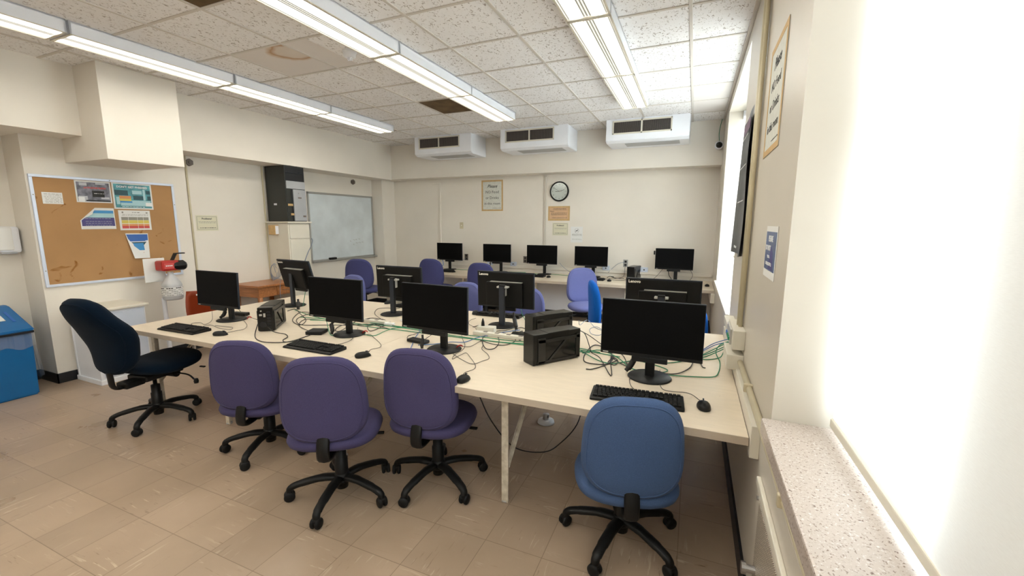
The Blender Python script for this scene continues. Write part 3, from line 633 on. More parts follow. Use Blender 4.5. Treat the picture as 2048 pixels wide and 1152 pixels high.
# cork board
y0, y1, z0, z1 = 1.985, 3.205, 0.975, 2.06
o = thing('cork_board', 'wide cork notice board in a pale metal frame on the left column', 'notice board', (0, 0, 0)); o.matrix_world = on_wall('+X', L_((y0 + y1) / 2, (z0 + z1) / 2))
bw, bh = y1 - y0, z1 - z0
part('cork', MB().box((0, 0, 0.006), (bw - 0.03, bh - 0.03, 0.012)), M['cork'], o)
f = MB()
for (cx, cy, sx_, sy_) in ((0, bh / 2 - .013, bw, .026), (0, -bh / 2 + .013, bw, .026), (-bw / 2 + .013, 0, .026, bh - .052), (bw / 2 - .013, 0, .026, bh - .052)): f.box((cx, cy, 0.010), (sx_, sy_, 0.020), 0.003)
part('frame', f, M['alu'], o)
for p_ in ((-bw / 2 + .013, .35), (-bw / 2 + .013, -.38), (bw / 2 - .013, .3), (bw / 2 - .013, -.42), (0, bh / 2 - .013)): part('frame_screw', MB().cyl((p_[0], p_[1], 0.021), 0.005, 0.003, n=12), M['ink_grey'], o)
def board_sheet(name, label, ya, yb, za, zb, m_, cat='poster', rot=0.0):
    o = thing(name, label, cat, (0, 0, 0)); o.matrix_world = on_wall('+X', (XL + 0.0145, (ya + yb) / 2, (za + zb) / 2)) @ Matrix.Rotation(R(rot), 4, 'Z')
    if m_: part('sheet', MB().box((0, 0, 0.001), (yb - ya, zb - za, 0.001)), m_, o)
    return o, yb - ya, zb - za
def patch(o, n_, m_, *rects, z=0.0022):
    for (cx, cy, sx_, sy_) in rects: part(n_, MB().box((cx, cy, z), (sx_, sy_, 0.0008)), m_, o)
o, w_, h_ = board_sheet('pinned_paper', 'small white printed sheet pinned at the upper left of the cork board', 2.058, 2.205, 1.785, 1.896, M['paper'], 'paper')
bar_lines(o, [0.04, 0.028, 0.012, -0.002, -0.016, -0.03, -0.042], M['ink_grey'], -0.06, 0.06, hgt=0.004, seed=21)
o, w_, h_ = board_sheet('poster', 'grey photo poster with red heading on the cork board, left of the teal poster', 2.307, 2.597, 1.811, 2.030, M['paper'])
patch(o, 'photo_print', M['grey_print'], (0, -0.002, w_ - .024, h_ - .024))
patch(o, 'laptop_print', M['ink'], (0.035, -0.02, 0.10, 0.065), z=0.003)
patch(o, 'snow_print', M['grey_light'], (-0.09, -0.07, 0.07, 0.05), (0.09, -0.06, 0.07, 0.02), (-0.08, 0.075, 0.06, 0.03), (0.06, 0.085, 0.08, 0.016), z=0.0028)
patch(o, 'badge', M['white_ink'], (-0.105, -0.078, 0.05, 0.045), z=0.0034); patch(o, 'footer', M['ink'], (0.03, -0.09, 0.20, 0.012), z=0.0034)
bar_lines(o, [0.045, 0.036], M['red_print'], -0.08, 0.10, z=0.003, hgt=0.008, seed=22, name='red_heading'); bar_lines(o, [-0.016], M['white_ink'], -0.01, 0.08, z=0.0036, hgt=0.005, seed=23)
o, w_, h_ = board_sheet('poster', 'teal poster headed DON\'T GET PHISHED at the top of the cork board', 2.607, 2.972, 1.753, 2.033, M['paper'])
patch(o, 'photo_print', M['teal_print'], (0, 0.01, w_ - .03, h_ - .045))
patch(o, 'dark_shapes', M['teal_dark'], (-0.105, 0.035, 0.12, 0.055), (0.05, -0.015, 0.10, 0.045), (0.145, 0.05, 0.04, 0.04), (0.15, -0.015, 0.035, 0.045), z=0.0028)
patch(o, 'light_shapes', M['teal_light'], (0.02, -0.075, 0.28, 0.06), (0.105, 0.02, 0.022, 0.12), (0.04, 0.045, 0.09, 0.04), (-0.14, -0.05, 0.03, 0.08), z=0.003)
patch(o, 'footer', M['teal_print'], (0, -0.115, w_ - .03, 0.022), z=0.0036)
patch(o, 'orange_tag', M['orange_print'], (-0.075, -0.012, 0.105, 0.03), z=0.0038); patch(o, 'yellow_tag', M['yellow_print'], (-0.075, -0.04, 0.105, 0.024), z=0.0038); patch(o, 'blue_tag', M['sky_print'], (-0.07, -0.062, 0.11, 0.018), z=0.0038)
patch(o, 'badge', M['white_ink'], (0.14, -0.085, 0.06, 0.04), z=0.0038)
text("DON'T GET PHISHED", 0.030, M['white_ink'], o, T3((0, 0.098, 0.0040)), bold=0.0009)
bar_lines(o, [-0.115], M['white_ink'], -0.12, 0.09, z=0.0044, hgt=0.006, seed=24)
# poster with torn corner
o, w_, h_ = board_sheet('poster', 'blue and indigo poster with its upper left corner folded away, below the grey poster', 2.312, 2.600, 1.537, 1.757, None)
pl = [(-w_ / 2, -h_ / 2), (w_ / 2, -h_ / 2), (w_ / 2, h_ / 2), (-0.015, h_ / 2), (-w_ / 2, -0.02)]
part('sheet', MB().prism(pl, 0.0005, 0.0015), M['paper'], o)
part('sky_band', MB().prism([(-0.045, 0.055), (0.135, 0.055), (0.135, 0.085), (-0.02, 0.085)], 0.0018, 0.0026), M['sky_print'], o)
part('mountain_band', MB().prism([(-0.10, 0.01), (0.135, 0.01), (0.135, 0.055), (-0.045, 0.055)], 0.0018, 0.0026), M['teal_light'], o)
part('indigo_band', MB().prism([(-0.135, -0.078), (0.137, -0.078), (0.137, 0.01), (-0.10, 0.01), (-0.135, -0.02)], 0.0018, 0.0026), M['purple_print'], o)
bar_lines(o, [0.0, -0.03, -0.05, -0.07], M['grey_light'], -0.11, 0.11, z=0.003, hgt=0.004, seed=25)
part('folded_corner', MB().quad([(-0.015, h_ / 2, 0.001), (-w_ / 2, -0.02, 0.001), (-0.05, 0.045, 0.022)]), M['paper'], o)
o, w_, h_ = board_sheet('poster', 'white sheet with a grey, yellow and red table, below the teal poster', 2.635, 2.93, 1.522, 1.740, M['paper'])
patch(o, 'grey_rows', M['ink_grey'], (0, 0.018, 0.255, 0.033)); patch(o, 'yellow_rows', M['yellow_print'], (0, -0.018, 0.255, 0.036)); patch(o, 'red_rows', M['orange_print'], (0, -0.052, 0.255, 0.02)); patch(o, 'dark_red_rows', M['red_print'], (0, -0.076, 0.255, 0.028))
patch(o, 'column_rules', M['paper'], (-0.065, -0.03, 0.003, 0.13), (0.02, -0.03, 0.003, 0.13), (0.075, -0.03, 0.003, 0.13), z=0.0028)
bar_lines(o, [0.085], M['ink'], -0.03, 0.04, seed=26); bar_lines(o, [0.062, 0.052], M['ink_grey'], -0.12, 0.12, hgt=0.004, seed=27)
patch(o, 'crests', M['ink_grey'], (-0.11, 0.085, 0.014, 0.018), (0.115, 0.083, 0.018, 0.014))
# deep blue slanted poster
o, w_, h_ = board_sheet('poster', 'deep blue poster curling in on its left side, lowest on the cork board', 2.67, 2.885, 1.203, 1.487, None)
part('sheet', MB().quad([(-w_ / 2, h_ / 2, 0.001), (w_ / 2, h_ / 2 - .004, 0.001), (w_ / 2 - .012, -h_ / 2, 0.012), (-0.06, -h_ / 2 + .004, 0.03)]), M['paper'], o)
def Q(x, y): # follow the leaning sheet
    t_ = (h_ / 2 - y) / h_; return (x, y, 0.0025 + 0.024 * t_ * (0.5 - x / w_ * .6))
part('blue_print', MB().quad([Q(-0.10, 0.13), Q(0.10, 0.128), Q(0.098, 0.045), Q(-0.078, 0.045)]), M['blue_mid'], o)
part('crowd_print', MB().quad([Q(-0.075, 0.042), Q(0.097, 0.042), Q(0.092, -0.105), Q(-0.042, -0.105)]), M['teal_dark'], o)
part('light_print', MB().quad([Q(-0.05, 0.03), Q(0.05, 0.03), Q(0.055, -0.05), Q(-0.03, -0.05)]), M['sky_print'], o, T3((0, 0, 0.001)))
part('red_print', MB().quad([Q(-0.01, -0.075), Q(0.045, -0.075), Q(0.045, -0.098), Q(-0.01, -0.098)]), M['red_print'], o, T3((0, 0, 0.001)))
part('footer', MB().quad([Q(-0.045, -0.115), Q(0.088, -0.115), Q(0.088, -0.135), Q(-0.05, -0.135)]), M['purple_print'], o)
part('white_rule', MB().quad([Q(-0.078, 0.052), Q(0.098, 0.052), Q(0.098, 0.047), Q(-0.077, 0.047)]), M['white_ink'], o, T3((0, 0, 0.001)))

problems('+X', (-5.849, 3.59, 1.60), 0.245, 0.165, 'pale yellow notice headed Problems? on the left wall beside the cork board', M['paper_yellow'])
# conduits
solo('wall_conduit', MB().cyl((0, 0, 0), 0.012, 1.50, n=12), M['pipe'], 'thin conduit on the left wall at the right edge of the cork board column', 'conduit', None, (-5.838, 3.40, 1.69))
solo('wall_conduit', MB().cyl((0, 0, 0), 0.010, 1.66, n=12), M['pipe'], 'thin conduit on the left wall above the wooden desk, left of the tall dark cabinet', 'conduit', None, (-5.838, 4.42, 1.60))
solo('junction_box', MB().box((0, 0, 0), (0.03, 0.13, 0.035), 0.003).box((0, 0.045, 0.012), (0.035, 0.035, 0.075), 0.003), M['tan'], 'small tan junction box low on the left wall beside the red chair', 'junction box', None, (-5.83, 3.36, 0.94))
for y_, lab, xx in ((3.44, 'beside the hanging box soffit', -5.845), (6.22, 'above the whiteboard', -5.845)):
    o = MB().cyl((0, 0, 0), 0.045, 0.03, 'X', 6).cyl((0.016, 0, 0), 0.02, 0.02, 'X', 10)
    solo('wall_bracket', o, M['outlet_brown'], 'dark grey round wall bracket ' + lab, 'bracket', None, (xx + .015, y_, 2.345))
# dispenser on the recessed wall
o = thing('towel_dispenser', 'white dispenser with grey side on the left wall above the blue bin', 'dispenser', (-6.15, 1.86, 1.44))
part('housing', MB().box((0.055, 0.02, 0), (0.10, 0.15, 0.25), 0.02), M['white_metal'], o)
part('front_cover', MB().box((0.108, -0.01, 0.01), (0.018, 0.10, 0.22), 0.008), M['paper'], o); part('push_bar', MB().box((0.10, 0.0, -0.125), (0.05, 0.11, 0.02), 0.006), M['cab_grey'], o)
solo('wall_conduit', MB().span(-6.15, -6.135, 1.52, 1.545, 0.1, 2.42, 0.003), M['wall_gloss'], 'narrow vertical moulding on the left wall behind the blue bin', 'moulding')
# whiteboard
y0, y1, z0, z1 = 5.185, 6.71, 0.965, 2.11
o = thing('whiteboard', 'smeared whiteboard in a grey aluminium frame on the left wall', 'whiteboard', (0, 0, 0)); o.matrix_world = on_wall('+X', (-5.849, (y0 + y1) / 2, (z0 + z1) / 2)); bw, bh = y1 - y0, z1 - z0
part('writing_surface', MB().box((0, 0, 0.008), (bw - .02, bh - .02, 0.012)), M['whiteboard'], o)
f = MB()
for (cx, cy, sx_, sy_) in ((0, bh / 2 - .016, bw, .032), (0, -bh / 2 + .01, bw, .02), (-bw / 2 + .012, 0, .024, bh), (bw / 2 - .016, 0, .032, bh)): f.box((cx, cy, 0.011), (sx_, sy_, 0.022), 0.003)
part('frame', f, M['grey_alu'], o); part('marker_tray', MB().box((0.03, -bh / 2 - 0.012, 0.035), (bw + .08, 0.026, 0.07), 0.006), M['grey_alu'], o)
wr_ = MB()
for (x, y, l) in ((0.12, -0.27, .035), (0.2, -0.25, .06), (0.27, -0.245, .03), (0.34, -0.24, .05), (0.20, -0.335, .03), (0.27, -0.31, .05), (0.34, -0.305, .07), (0.43, -0.30, .04)):
    wr_.tube(catmull([(x, y, .0146), (x + l * .3, y + .012, .0146), (x + l * .6, y - .006, .0146), (x + l, y + .008, .0146)], 3), 0.0016, 5)
part('faint_marks', wr_, M['ink_grey'], o)
solo('whiteboard_eraser', MB().box((0, 0, 0.018), (0.05, 0.15, 0.036), 0.008), M['black_soft'], 'black felt eraser lying in the whiteboard tray', 'eraser', None, (-5.815, 5.62, 0.967))
# tall dark cabinet on pedestal
o = thing('pedestal_cupboard', 'tall cream wooden pedestal under the dark metal cabinet', 'cupboard', (-5.62, 4.62, 0))
part('body', MB().span(-0.22, 0.21, -0.19, 0.185, 0, 1.60, 0.004), M['cream_metal'], o); part('top', MB().span(-0.225, 0.245, -0.215, 0.21, 1.60, 1.622, 0.004), M['cream_metal'], o)
part('drawer_front', MB().span(0.21, 0.222, -0.17, 0.17, 1.375, 1.585, 0.003), M['cream_metal'], o); part('door', MB().span(0.21, 0.222, -0.17, 0.17, 0.05, 1.355, 0.003), M['cream_metal'], o)
o = thing('equipment_cabinet', 'tall dark olive metal cabinet with grey doors standing on the cream pedestal', 'cabinet', (-5.62, 4.62, 1.623))
part('casing', MB().span(-0.20, 0.195, -0.17, 0.165, 0, 0.79, 0.004), M['cab_green'], o)
part('open_bay', MB().span(0.19, 0.198, -0.16, 0.158, 0.585, 0.775, 0.002), M['baseboard'], o)
part('bay_device', MB().span(0.195, 0.205, -0.155, 0.15, 0.69, 0.70, 0.002).span(0.197, 0.207, 0.06, 0.10, 0.70, 0.715), M['black_edge'], o)
part('upper_panel', MB().span(0.195, 0.210, -0.160, 0.158, 0.470, 0.580, 0.004), M['cab_grey'], o)
part('inner_bay', MB().span(0.193, 0.200, -0.160, -0.055, 0.01, 0.46, 0.002), M['cab_green'], o)
part('bay_divider', MB().span(0.198, 0.206, -0.085, -0.062, 0.01, 0.46, 0.001), M['baseboard'], o)
dr = part('door', MB().span(0.195, 0.212, -0.055, 0.158, 0.008, 0.462, 0.004), M['cab_grey'], o)
part('door_lock', MB().cyl((0.213, 0.04, 0.41), 0.01, 0.006, 'X', 12), M['grey_alu'], dr); part('door_label', MB().span(0.212, 0.2135, 0.02, 0.08, 0.335, 0.355).span(0.212, 0.2135, 0.09, 0.14, 0.065, 0.09), M['outlet_brown'], dr)
part('sticker', MB().span(0.200, 0.2065, -0.15, -0.07, 0.225, 0.255).span(0.200, 0.2065, -0.11, -0.06, 0.09, 0.12), M['tan'], o); part('side_sticker', MB().span(-0.06, 0.0, -0.172, -0.170, 0.235, 0.262), M['white_metal'], o)
o = thing('thermostat_box', 'small beige box with a white face on the side of the cream pedestal', 'control box', (-5.62, 4.43, 1.50))
part('body', MB().span(-0.12, 0.02, -0.06, 0, -0.07, 0.07, 0.006), M['tan'], o); part('face_plate', MB().span(0.02, 0.026, -0.055, -0.005, -0.06, 0.06, 0.002), M['white_metal'], o)
solo('power_cable', MB().tube(catmull([(-5.395, 4.82, 1.37), (-5.38, 4.82, 1.33), (-5.38, 4.78, 1.24), (-5.38, 4.73, 1.17), (-5.38, 4.68, 1.08), (-5.39, 4.64, 0.98)]), 0.006), M['grey_cable'], 'grey cord hanging down the front of the cream pedestal', 'cable')
# wooden desk
o = thing('wooden_desk', 'old orange-brown wooden desk against the left wall', 'desk', (-5.57, 4.13, 0))
part('desk_top', MB().span(-0.27, 0.27, -0.32, 0.29, 0.735, 0.765, 0.006), M['brown_wood'], o)
part('apron', MB().span(-0.24, 0.24, -0.29, 0.27, 0.60, 0.735, 0.003), M['brown_wood'], o)
dw = part('drawer', MB().span(0.24, 0.252, -0.02, 0.24, 0.615, 0.725, 0.003), M['brown_wood'], o); part('drawer_pull', MB().tube(catmull([(0.252, 0.06, .67), (0.275, 0.08, .665), (0.275, 0.14, .665), (0.252, 0.16, .67)]), 0.004), M['outlet_brown'], dw)
for sx_ in (-1, 1):
    for sy_ in (-1, 1): part('leg', MB().tube([(sx_ * .225, -0.01 + sy_ * .255, 0), (sx_ * .225, -0.01 + sy_ * .255, 0.60)], [0.022, 0.032], 4, up=(1, 1, 0)), M['brown_wood'], o)
cb = MB()
for k in range(5):
    a = k * .5; w0 = 0.035 + .012 * k
    cb.tube(catmull([(-5.60 + .02 * k, 4.28 + w0 * math.cos(t_ + a) * 1.1, 0.885 + 0.11 * math.sin(t_ + a) + .01 * k) for t_ in [j * math.pi / 6 for j in range(12)]], 3), 0.0035, 6)
cb.tube(catmull([(-5.56, 4.32, 0.80), (-5.40, 4.25, 0.80), (-5.31, 4.16, 0.78), (-5.28, 4.12, 0.6), (-5.27, 4.12, 0.45)]), 0.0035, 6)
solo('cable_coil', cb, M['grey_cable'], 'tangled grey-blue cable coil standing on the wooden desk by the wall', 'cable')
# white cabinet
o = thing('white_cabinet', 'low white painted cabinet in front of the cork board, behind the dark teal chair', 'cabinet', (-5.545, 2.33, 0))
part('body', MB().span(-0.22, 0.215, -0.215, 0.215, 0.04, 0.735, 0.004), M['white_metal'], o); part('top', MB().span(-0.25, 0.245, -0.24, 0.245, 0.735, 0.765, 0.008), M['cream_metal'], o)
part('corner_strip', MB().span(-0.225, -0.20, -0.222, -0.20, 0.04, 0.735, 0.003), M['white_metal'], o); part('corner_strip', MB().span(0.195, 0.22, -0.222, -0.20, 0.04, 0.735, 0.003), M['white_metal'], o); part('plinth', MB().span(-0.235, 0.23, -0.23, 0.23, 0.0, 0.05, 0.006), M['white_metal'], o)
part('door', MB().span(0.215, 0.228, -0.19, 0.20, 0.07, 0.715, 0.004), M['alu'], o)
# sanitizer stand
o = thing('sanitizer_stand', 'white floor stand with red and black pump dispenser holding a clear jug', 'sanitizer stand', (-5.62, 2.88, 0))
part('base_plate', MB().cyl((0, 0, 0.008), 0.15, 0.014, n=32, bev=0.004), M['white_metal'], o); part('pole', MB().cyl((0, 0, 0.37), 0.022, 0.74, n=20), M['white_metal'], o)
part('back_plate', MB().box((0, -0.055, 1.07), (0.012, 0.21, 0.27), 0.005), M['paper'], o)
part('dispenser_body', MB().box((0.085, 0.03, 1.12), (0.15, 0.18, 0.115), 0.02), M['red'], o)
pb = part('pump_head', MB().lathe([(0, -0.08), (0.05, -0.08), (0.058, -0.05), (0.058, 0.04), (0.04, 0.06), (0, 0.06)], (0.12, 0.14, 1.115), 8, 'Y', smooth=False), M['black'], o)
part('brand_panel', MB().span(0.160, 0.1625, -0.04, 0.06, 1.09, 1.15, 0.002), M['red_print'], o); bar = MB()
for k in range(4): bar.span(0.1625, 0.1635, -0.025 + k * .018, -0.012 + k * .018, 1.115, 1.127)
part('printed_mark', bar, M['white_ink'], o)
part('pump_lever', MB().box((0.09, 0.10, 1.21), (0.05, 0.018, 0.10), 0.004, rot=(R(-28), 0, 0)).box((0.09, 0.165, 1.252), (0.05, 0.10, 0.012), 0.004), M['black'], o)
jg = part('jug', MB().lathe([(0, 0.0), (0.085, 0.0), (0.098, 0.015), (0.098, 0.17), (0.088, 0.20), (0.03, 0.285), (0.028, 0.32), (0, 0.32)], (0.10, 0.045, 0.725), 20), M['jug'], o)
part('jug_label', MB().lathe([(0.0985, 0.05), (0.0985, 0.15)], (0.10, 0.045, 0.725), 20), M['paper'], jg)
lb = MB()
for k in range(14):
    a = R(-120 + k * 13)
    for j, zz in enumerate((0.865, 0.845, 0.825, 0.805, 0.785)):
        if (k * 5 + j * 3) % 4: lb.box((0.10 + 0.099 * math.cos(a), 0.045 + 0.099 * math.sin(a), zz), (0.001, 0.018, 0.010 if j == 0 else 0.004), rot=(0, 0, a))
part('label_print', lb, M['ink'], jg)
# blue bin
o = thing('recycling_bin', 'blue recycling bin with sloping lid and clear liner at the left edge', 'bin', (-5.87, 1.47, 0))
b_ = bmesh.new(); vs = []
for z_, x0, x1, yy0, yy1 in ((0, -.22, .25, -.27, .30), (0.60, -.25, .262, -.29, .31)):
    vs.append([b_.verts.new(p) for p in ((x0, yy0, z_), (x1, yy0, z_), (x1, yy1, z_), (x0, yy1, z_))])
b_.faces.new(vs[0][::-1]); b_.faces.new(vs[1])
for k in range(4): b_.faces.new((vs[0][k], vs[0][(k + 1) % 4], vs[1][(k + 1) % 4], vs[1][k]))
bmesh.ops.bevel(b_, geom=list(b_.edges), offset=0.012, segments=2, affect='EDGES')
part('bin_body', MB().merge(b_), M['bin_blue'], o)
b_ = bmesh.new(); prof = [(0.285, 0.615), (0.285, 0.635), (-0.17, 0.815), (-0.25, 0.815), (-0.25, 0.615)]
lo = [b_.verts.new((x, -.30, z)) for x, z in prof]; hi = [b_.verts.new((x, .325, z)) for x, z in prof]
b_.faces.new(lo); b_.faces.new(hi[::-1])
for k in range(5): b_.faces.new((lo[k], lo[(k + 1) % 5], hi[(k + 1) % 5], hi[k]))
bmesh.ops.bevel(b_, geom=list(b_.edges), offset=0.01, segments=2, affect='EDGES')
lid = part('lid', MB().merge(b_), M['bin_blue'], o)
part('lid_edge', MB().span(-0.24, 0.28, -0.295, 0.32, 0.597, 0.616), M['baseboard'], o)
sl = Matrix.Translation((0.0575, 0.0, 0.727)) @ Matrix(((0, -0.93, 0.37), (1, 0, 0), (0, 0.37, 0.93))).to_4x4()
pp = part('lid_label', MB().box((0.0, 0.06, 0.0015), (0.42, 0.21, 0.002)), M['paper'], lid, sl)
text('BEVERAGE', 0.055, M['ink'], pp, T3((-0.005, 0.085, 0.003))); text('CONTAINERS', 0.05, M['ink'], pp, T3((-0.01, 0.025, 0.003)))
part('recycling_mark', MB().box((0.15, 0.14, .003), (0.025, 0.01, .001)).box((0.18, 0.135, .003), (0.022, 0.01, .001)).box((0.16, 0.125, .003), (0.024, 0.008, .001)), M['ink'], pp)
part('lid_groove', MB().box((0.255, 0.02, 0.0), (0.02, 0.20, 0.004), 0.002), M['blue_mid'], lid, sl)
lin = MB(); b_ = bmesh.new(); cols = []
pts = [(-.25, .318), (0.27, .318), (0.272, -.30)]
for i in range(41):
    t_ = i / 40 * 2; s0 = int(min(t_, 1.999)); fr = t_ - s0; px_, py_ = [pts[s0][k] * (1 - fr) + pts[s0 + 1][k] * fr for k in (0, 1)]
    side = s0 == 0; cols.append([b_.verts.new((px_ + (0 if side else 0.006 * math.sin(i * 1.9)), py_ + (0.008 * math.sin(i * 2.1) + (0.03 * j / 4 if side else 0) if side else 0), 0.60 - j / 4 * ((0.13 if not side else 0.45) + .02 * math.sin(i * .9)))) for j in range(5)])
for a, q_ in zip(cols, cols[1:]):
    for j in range(4):
        f_ = b_.faces.new((a[j], q_[j], q_[j + 1], a[j + 1])); f_.smooth = True
part('liner_bag', lin.merge(b_), M['clear_bag'], o)
# orange chair by the wall
o = thing('plastic_chair', 'orange-red moulded plastic chair against the left wall beyond the table', 'chair', (-5.35, 3.20, 0), R(62))
b_ = bmesh.new(); G = []
for i in range(9):
    row = []
    for j in range(15):
        u = i / 8 * 2 - 1; v_ = j / 14
        if v_ < 0.5: # seat
            yy = 0.21 - 0.42 * v_ * 2; zz = 0.455 + 0.02 * u * u - .015 * math.sin(v_ * 2 * math.pi)
            ww = 0.215
        else:
            q_ = (v_ - .5) * 2; yy = -0.21 - 0.10 * q_; zz = 0.455 + 0.39 * q_ ** 1.15; ww = 0.205 + .02 * math.sin(q_ * 3.1)
            yy += 0.05 * u * u * (1 - q_ * .4)
        row.append(b_.verts.new((u * ww, yy, zz)))
    G.append(row)
for a, q_ in zip(G, G[1:]):
    for j in range(14):
        f_ = b_.faces.new((a[j], q_[j], q_[j + 1], a[j + 1])); f_.smooth = True
so = MB().merge(b_); bmesh.ops.solidify(so.bm, geom=list(so.bm.faces), thickness=0.008)
sh = part('seat_shell', so, M['chair_orange'], o)
part('label', MB().box((-0.05, -0.316, 0.80), (0.14, 0.002, 0.018)), M['paper'], sh)
for sx_ in (-1, 1):
    for sy_ in (-1, 1): part('leg', MB().tube([(sx_ * .15, sy_ * .13, .44), (sx_ * .20, sy_ * .20, 0.0)], 0.011, 8), M['steel'], o)

# ================================================================ WINDOW WALL
def R_(y, z): return (WX - 0.001, y, z)
no_food_sign('-X', R_(2.325, 2.19), 0.42, 0.50, 'tan-bordered notice against food and drinks high on the pier between the windows')
o = thing('notice_poster', 'blue notice headed PLEASE on the pier between the windows', 'sign', (0, 0, 0)); o.matrix_world = on_wall('-X', R_(2.05, 1.50))
part('sheet', MB().box((0, 0, 0.001), (0.27, 0.215, 0.002)), M['paper'], o); part('blue_face', MB().box((0, 0.005, 0.0026), (0.245, 0.16, 0.001)), M['blue_ink'], o)
text('PLEASE', 0.034, M['white_ink'], o, T3((0.0, 0.055, 0.0035)), bold=0.001); text('DO NOT', 0.030, M['white_ink'], o, T3((-0.05, 0.016, 0.0035)), bold=0.001)
bar_lines(o, [-0.016, -0.022], M['white_ink'], -0.06, 0.0, z=0.0035, hgt=.008, seed=31); bar_lines(o, [-0.045, -0.052], M['white_ink'], -0.09, 0.05, z=0.0035, hgt=.008, seed=32)
part('figure_print', MB().prism([(-.02, -.07), (.09, -.07), (.07, 0.0), (.02, .03), (.0, -.01)], 0.0031, 0.0034), M['purple_print'], o)
# dark curled poster
o = thing('dark_poster', 'tall dark poster curling off the wall beside the far window', 'poster', (0, 0, 0)); o.matrix_world = on_wall('-X', R_(3.28, 1.86))
b_ = bmesh.new(); cols = []
for i in range(13):
    col = []
    for j in range(13):
        u = i / 12; v_ = j / 12; x = (u - .5) * 0.62; y = (v_ - .5) * 0.90
        z = 0.004 + 0.035 * max(0, 0.35 - u) * (1.3 - v_) * 2 + 0.010 * (1 + math.sin(v_ * 5 + u * 4)) * u
        if u > .85: z += 0.03 * (1 - v_)
        col.append(b_.verts.new((x, y, z)))
    cols.append(col)
for a, q_ in zip(cols, cols[1:]):
    for j in range(12):
        f_ = b_.faces.new((a[j], q_[j], q_[j + 1], a[j + 1])); f_.smooth = True
sh = part('sheet', MB().merge(b_), M['poster_dark'], o)
part('top_banner', MB().box((0.10, 0.36, 0.03), (0.36, 0.06, 0.001)), M['poster_mag'], sh); bar_lines(sh, [0.40, 0.30, 0.12, -0.1], M['white_ink'], -0.1, 0.25, z=0.034, hgt=0.008, seed=33, name='printed_lines')
bar_lines(sh, [-0.39], M['white_ink'], 0.10, 0.26, z=0.05, hgt=0.016, seed=34, name='printed_footer')
# vertical conduits on the pier
solo('wall_conduit', MB().tube([(0, 0, 0.98), (0, 0, 3.04)], 0.016, 12).tube([(0, -0.045, 0.98), (0, -0.045, 3.04)], 0.011, 12), M['pipe'], 'painted pair of vertical pipes on the pier between the windows', 'pipe', None, (WX - 0.018, 2.78, 0))
# long horizontal pipe + raceway board
solo('raceway', MB().span(WX - 0.034, WX, 1.87, 3.72, 0.665, 0.805, 0.003), M['cream_metal'], 'cream boxed raceway along the window wall at the end of the table', 'raceway')
solo('wall_pipe', MB().tube([(WX - 0.016, -2.5, 0.848), (WX - 0.016, 2.62, 0.848)], 0.014, 12).box((WX - 0.018, 1.30, 0.848), (0.04, 0.02, 0.04), 0.004).box((WX - 0.018, 2.20, 0.848), (0.04, 0.02, 0.04), 0.004), M['pipe'], 'thin painted pipe running below the near window sill', 'pipe')
o = thing('junction_box', 'cream box with network jacks on the window wall where green cables plug in', 'junction box', (WX, 2.80, 0.955))
part('box', MB().span(-0.062, 0, -0.19, 0.14, -0.04, 0.07, 0.004), M['cream_metal'], o); jk = part('jack_plate', MB().span(-0.072, -0.062, -0.12, 0.10, -0.03, 0.06, 0.002), M['silver'], o)
for k in range(6): part('jack', MB().span(-0.080, -0.07, -0.10 + k * .034, -0.08 + k * .034, -0.01, 0.01, 0.002), M['blue_cable'] if k > 3 else M['green_cable'], jk)
solo('junction_box', MB().span(-0.085, 0, -0.17, 0.10, -0.065, 0.02, 0.004), M['cream_metal'], 'plain cream box on the raceway just below the network jack box', 'junction box', None, (WX, 2.78, 0.865))
solo('wall_raceway', MB().span(-0.06, 0, 0, 0.42, -0.02, 0.03, 0.003), M['cream_metal'], 'short cream raceway leading from the jack box toward the far window', 'raceway', None, (WX, 2.96, 0.93))
# radiator cover below near window
o = thing('radiator_cover', 'cream sheet-metal radiator cover with perforated panel below the near sill', 'radiator cover', (WX, 0.4, 0))
part('casing', MB().span(-0.014, 0.0, -1.6, 1.34, 0.12, 0.80, 0.003), M['wall_gloss'], o)
part('perforated_panel', MB().span(-0.017, -0.014, -1.2, 1.27, 0.20, 0.60, 0.001), M['perforated'], o)
part('panel_rail', MB().span(-0.030, -0.014, -1.6, 1.29, 0.665, 0.695, 0.004), M['cream_metal'], o)
part('valve', MB().cyl((-0.03, 1.22, 0.36), 0.014, 0.04, 'X', 12).cyl((-0.055, 1.22, 0.36), 0.022, 0.015, 'X', 12), M['steel'], o)
part('screw', MB().cyl((-0.017, 1.30, 0.60), 0.008, 0.006, 'X', 10), M['steel'], o)

